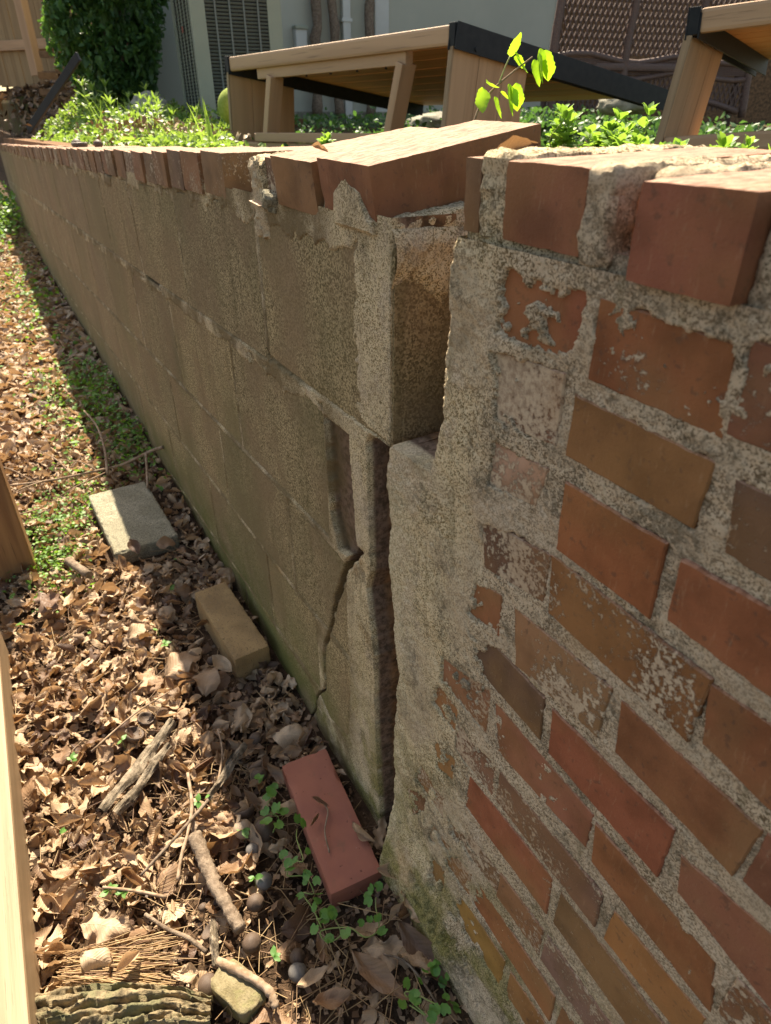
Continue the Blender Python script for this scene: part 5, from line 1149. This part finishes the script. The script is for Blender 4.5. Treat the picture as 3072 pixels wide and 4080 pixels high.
# wicker chair
wc = gp(6.6, 1.65, 1.05); t = thing('wicker_chair', 'brown wicker chair with open diamond weave behind the benches', 'chair', wc)
o_ = gp(6.6, 1.42, 1.22); ux = (HR * .96 + HF * .28).normalized()
W_, H_ = 2.0, 1.5
def wp(u_, z_, bulge=.10): return o_ + ux * (u_ * W_) + up * z_ + HF * (bulge * math.sin(u_ * math.pi)) 
for u_ in (0., .36, .70, 1.): add('frame_post', tube_mesh(spline([wp(u_ + .01, -.16), wp(u_ - .012, .3), wp(u_ + .004, .8), wp(u_ + .01, 1.4)], 6), [.035] * 19, 8, .05, 3), M['wick'], t)
for z_ in (.16, .28, .92, 1.35): add('frame_rail', tube_mesh([wp(i / 12, z_ + .03 * math.sin(i)) for i in range(13)], [.024] * 13, 8, .05, 4), M['wick'], t)
add('frame_rail', tube_mesh([wp(.38 + .6 * i / 12, -.12 + .11 * math.sin(i / 12 * 3.1)) for i in range(13)], [.026] * 13, 8), M['wick'], t)
V = []; F = []
def strand(a, bq, w_=.0085):
    a, bq = Vector(a), Vector(bq); d_ = (bq - a).normalized(); s_ = d_.cross(HF).normalized() * w_; h_ = HF * w_; o = len(V)
    for p in (a, bq): V.extend([tuple(p + s_), tuple(p + h_), tuple(p - s_), tuple(p - h_)])
    for i in range(4): F.append((o + i, o + (i + 1) % 4, o + 4 + (i + 1) % 4, o + 4 + i))
for i in range(-14, 44):
    u_ = i / 40
    for sg in (1, -1):
        for (za_, zb_) in ((-.10, .15), (.30, .90), (.94, 1.34)):
            n_ = 6
            for q in range(n_):
                z0 = za_ + (zb_ - za_) * q / n_; z1 = za_ + (zb_ - za_) * (q + 1) / n_
                ua = u_ + sg * (z0 - za_) * .24; ub = u_ + sg * (z1 - za_) * .24
                if 0 <= ua <= 1 and 0 <= ub <= 1: strand(wp(ua, z0), wp(ub, z1))
me = mesh_np('weave', V, F); add('weave', me, M['wick'], t, kind='stuff')
for z_ in np.arange(.17, .275, .014): add('woven_band', tube_mesh([wp(i / 30, z_, .1 + .006 * (i % 2)) for i in range(31)], [.0075] * 31, 5), M['wick'], t)
board('seat', o_ + ux * W_ / 2 + HF * .42 + up * .22, ux, HF, (W_ - .1, .7, .06), 'wick', t, .02)
for u_ in (.05, .95):
    for f_ in (.05, .72): add('leg', tube_mesh([wp(u_, .2, 0) + HF * f_, wp(u_, -.28, 0) + HF * f_], [.03, .028], 8), M['wick'], t)
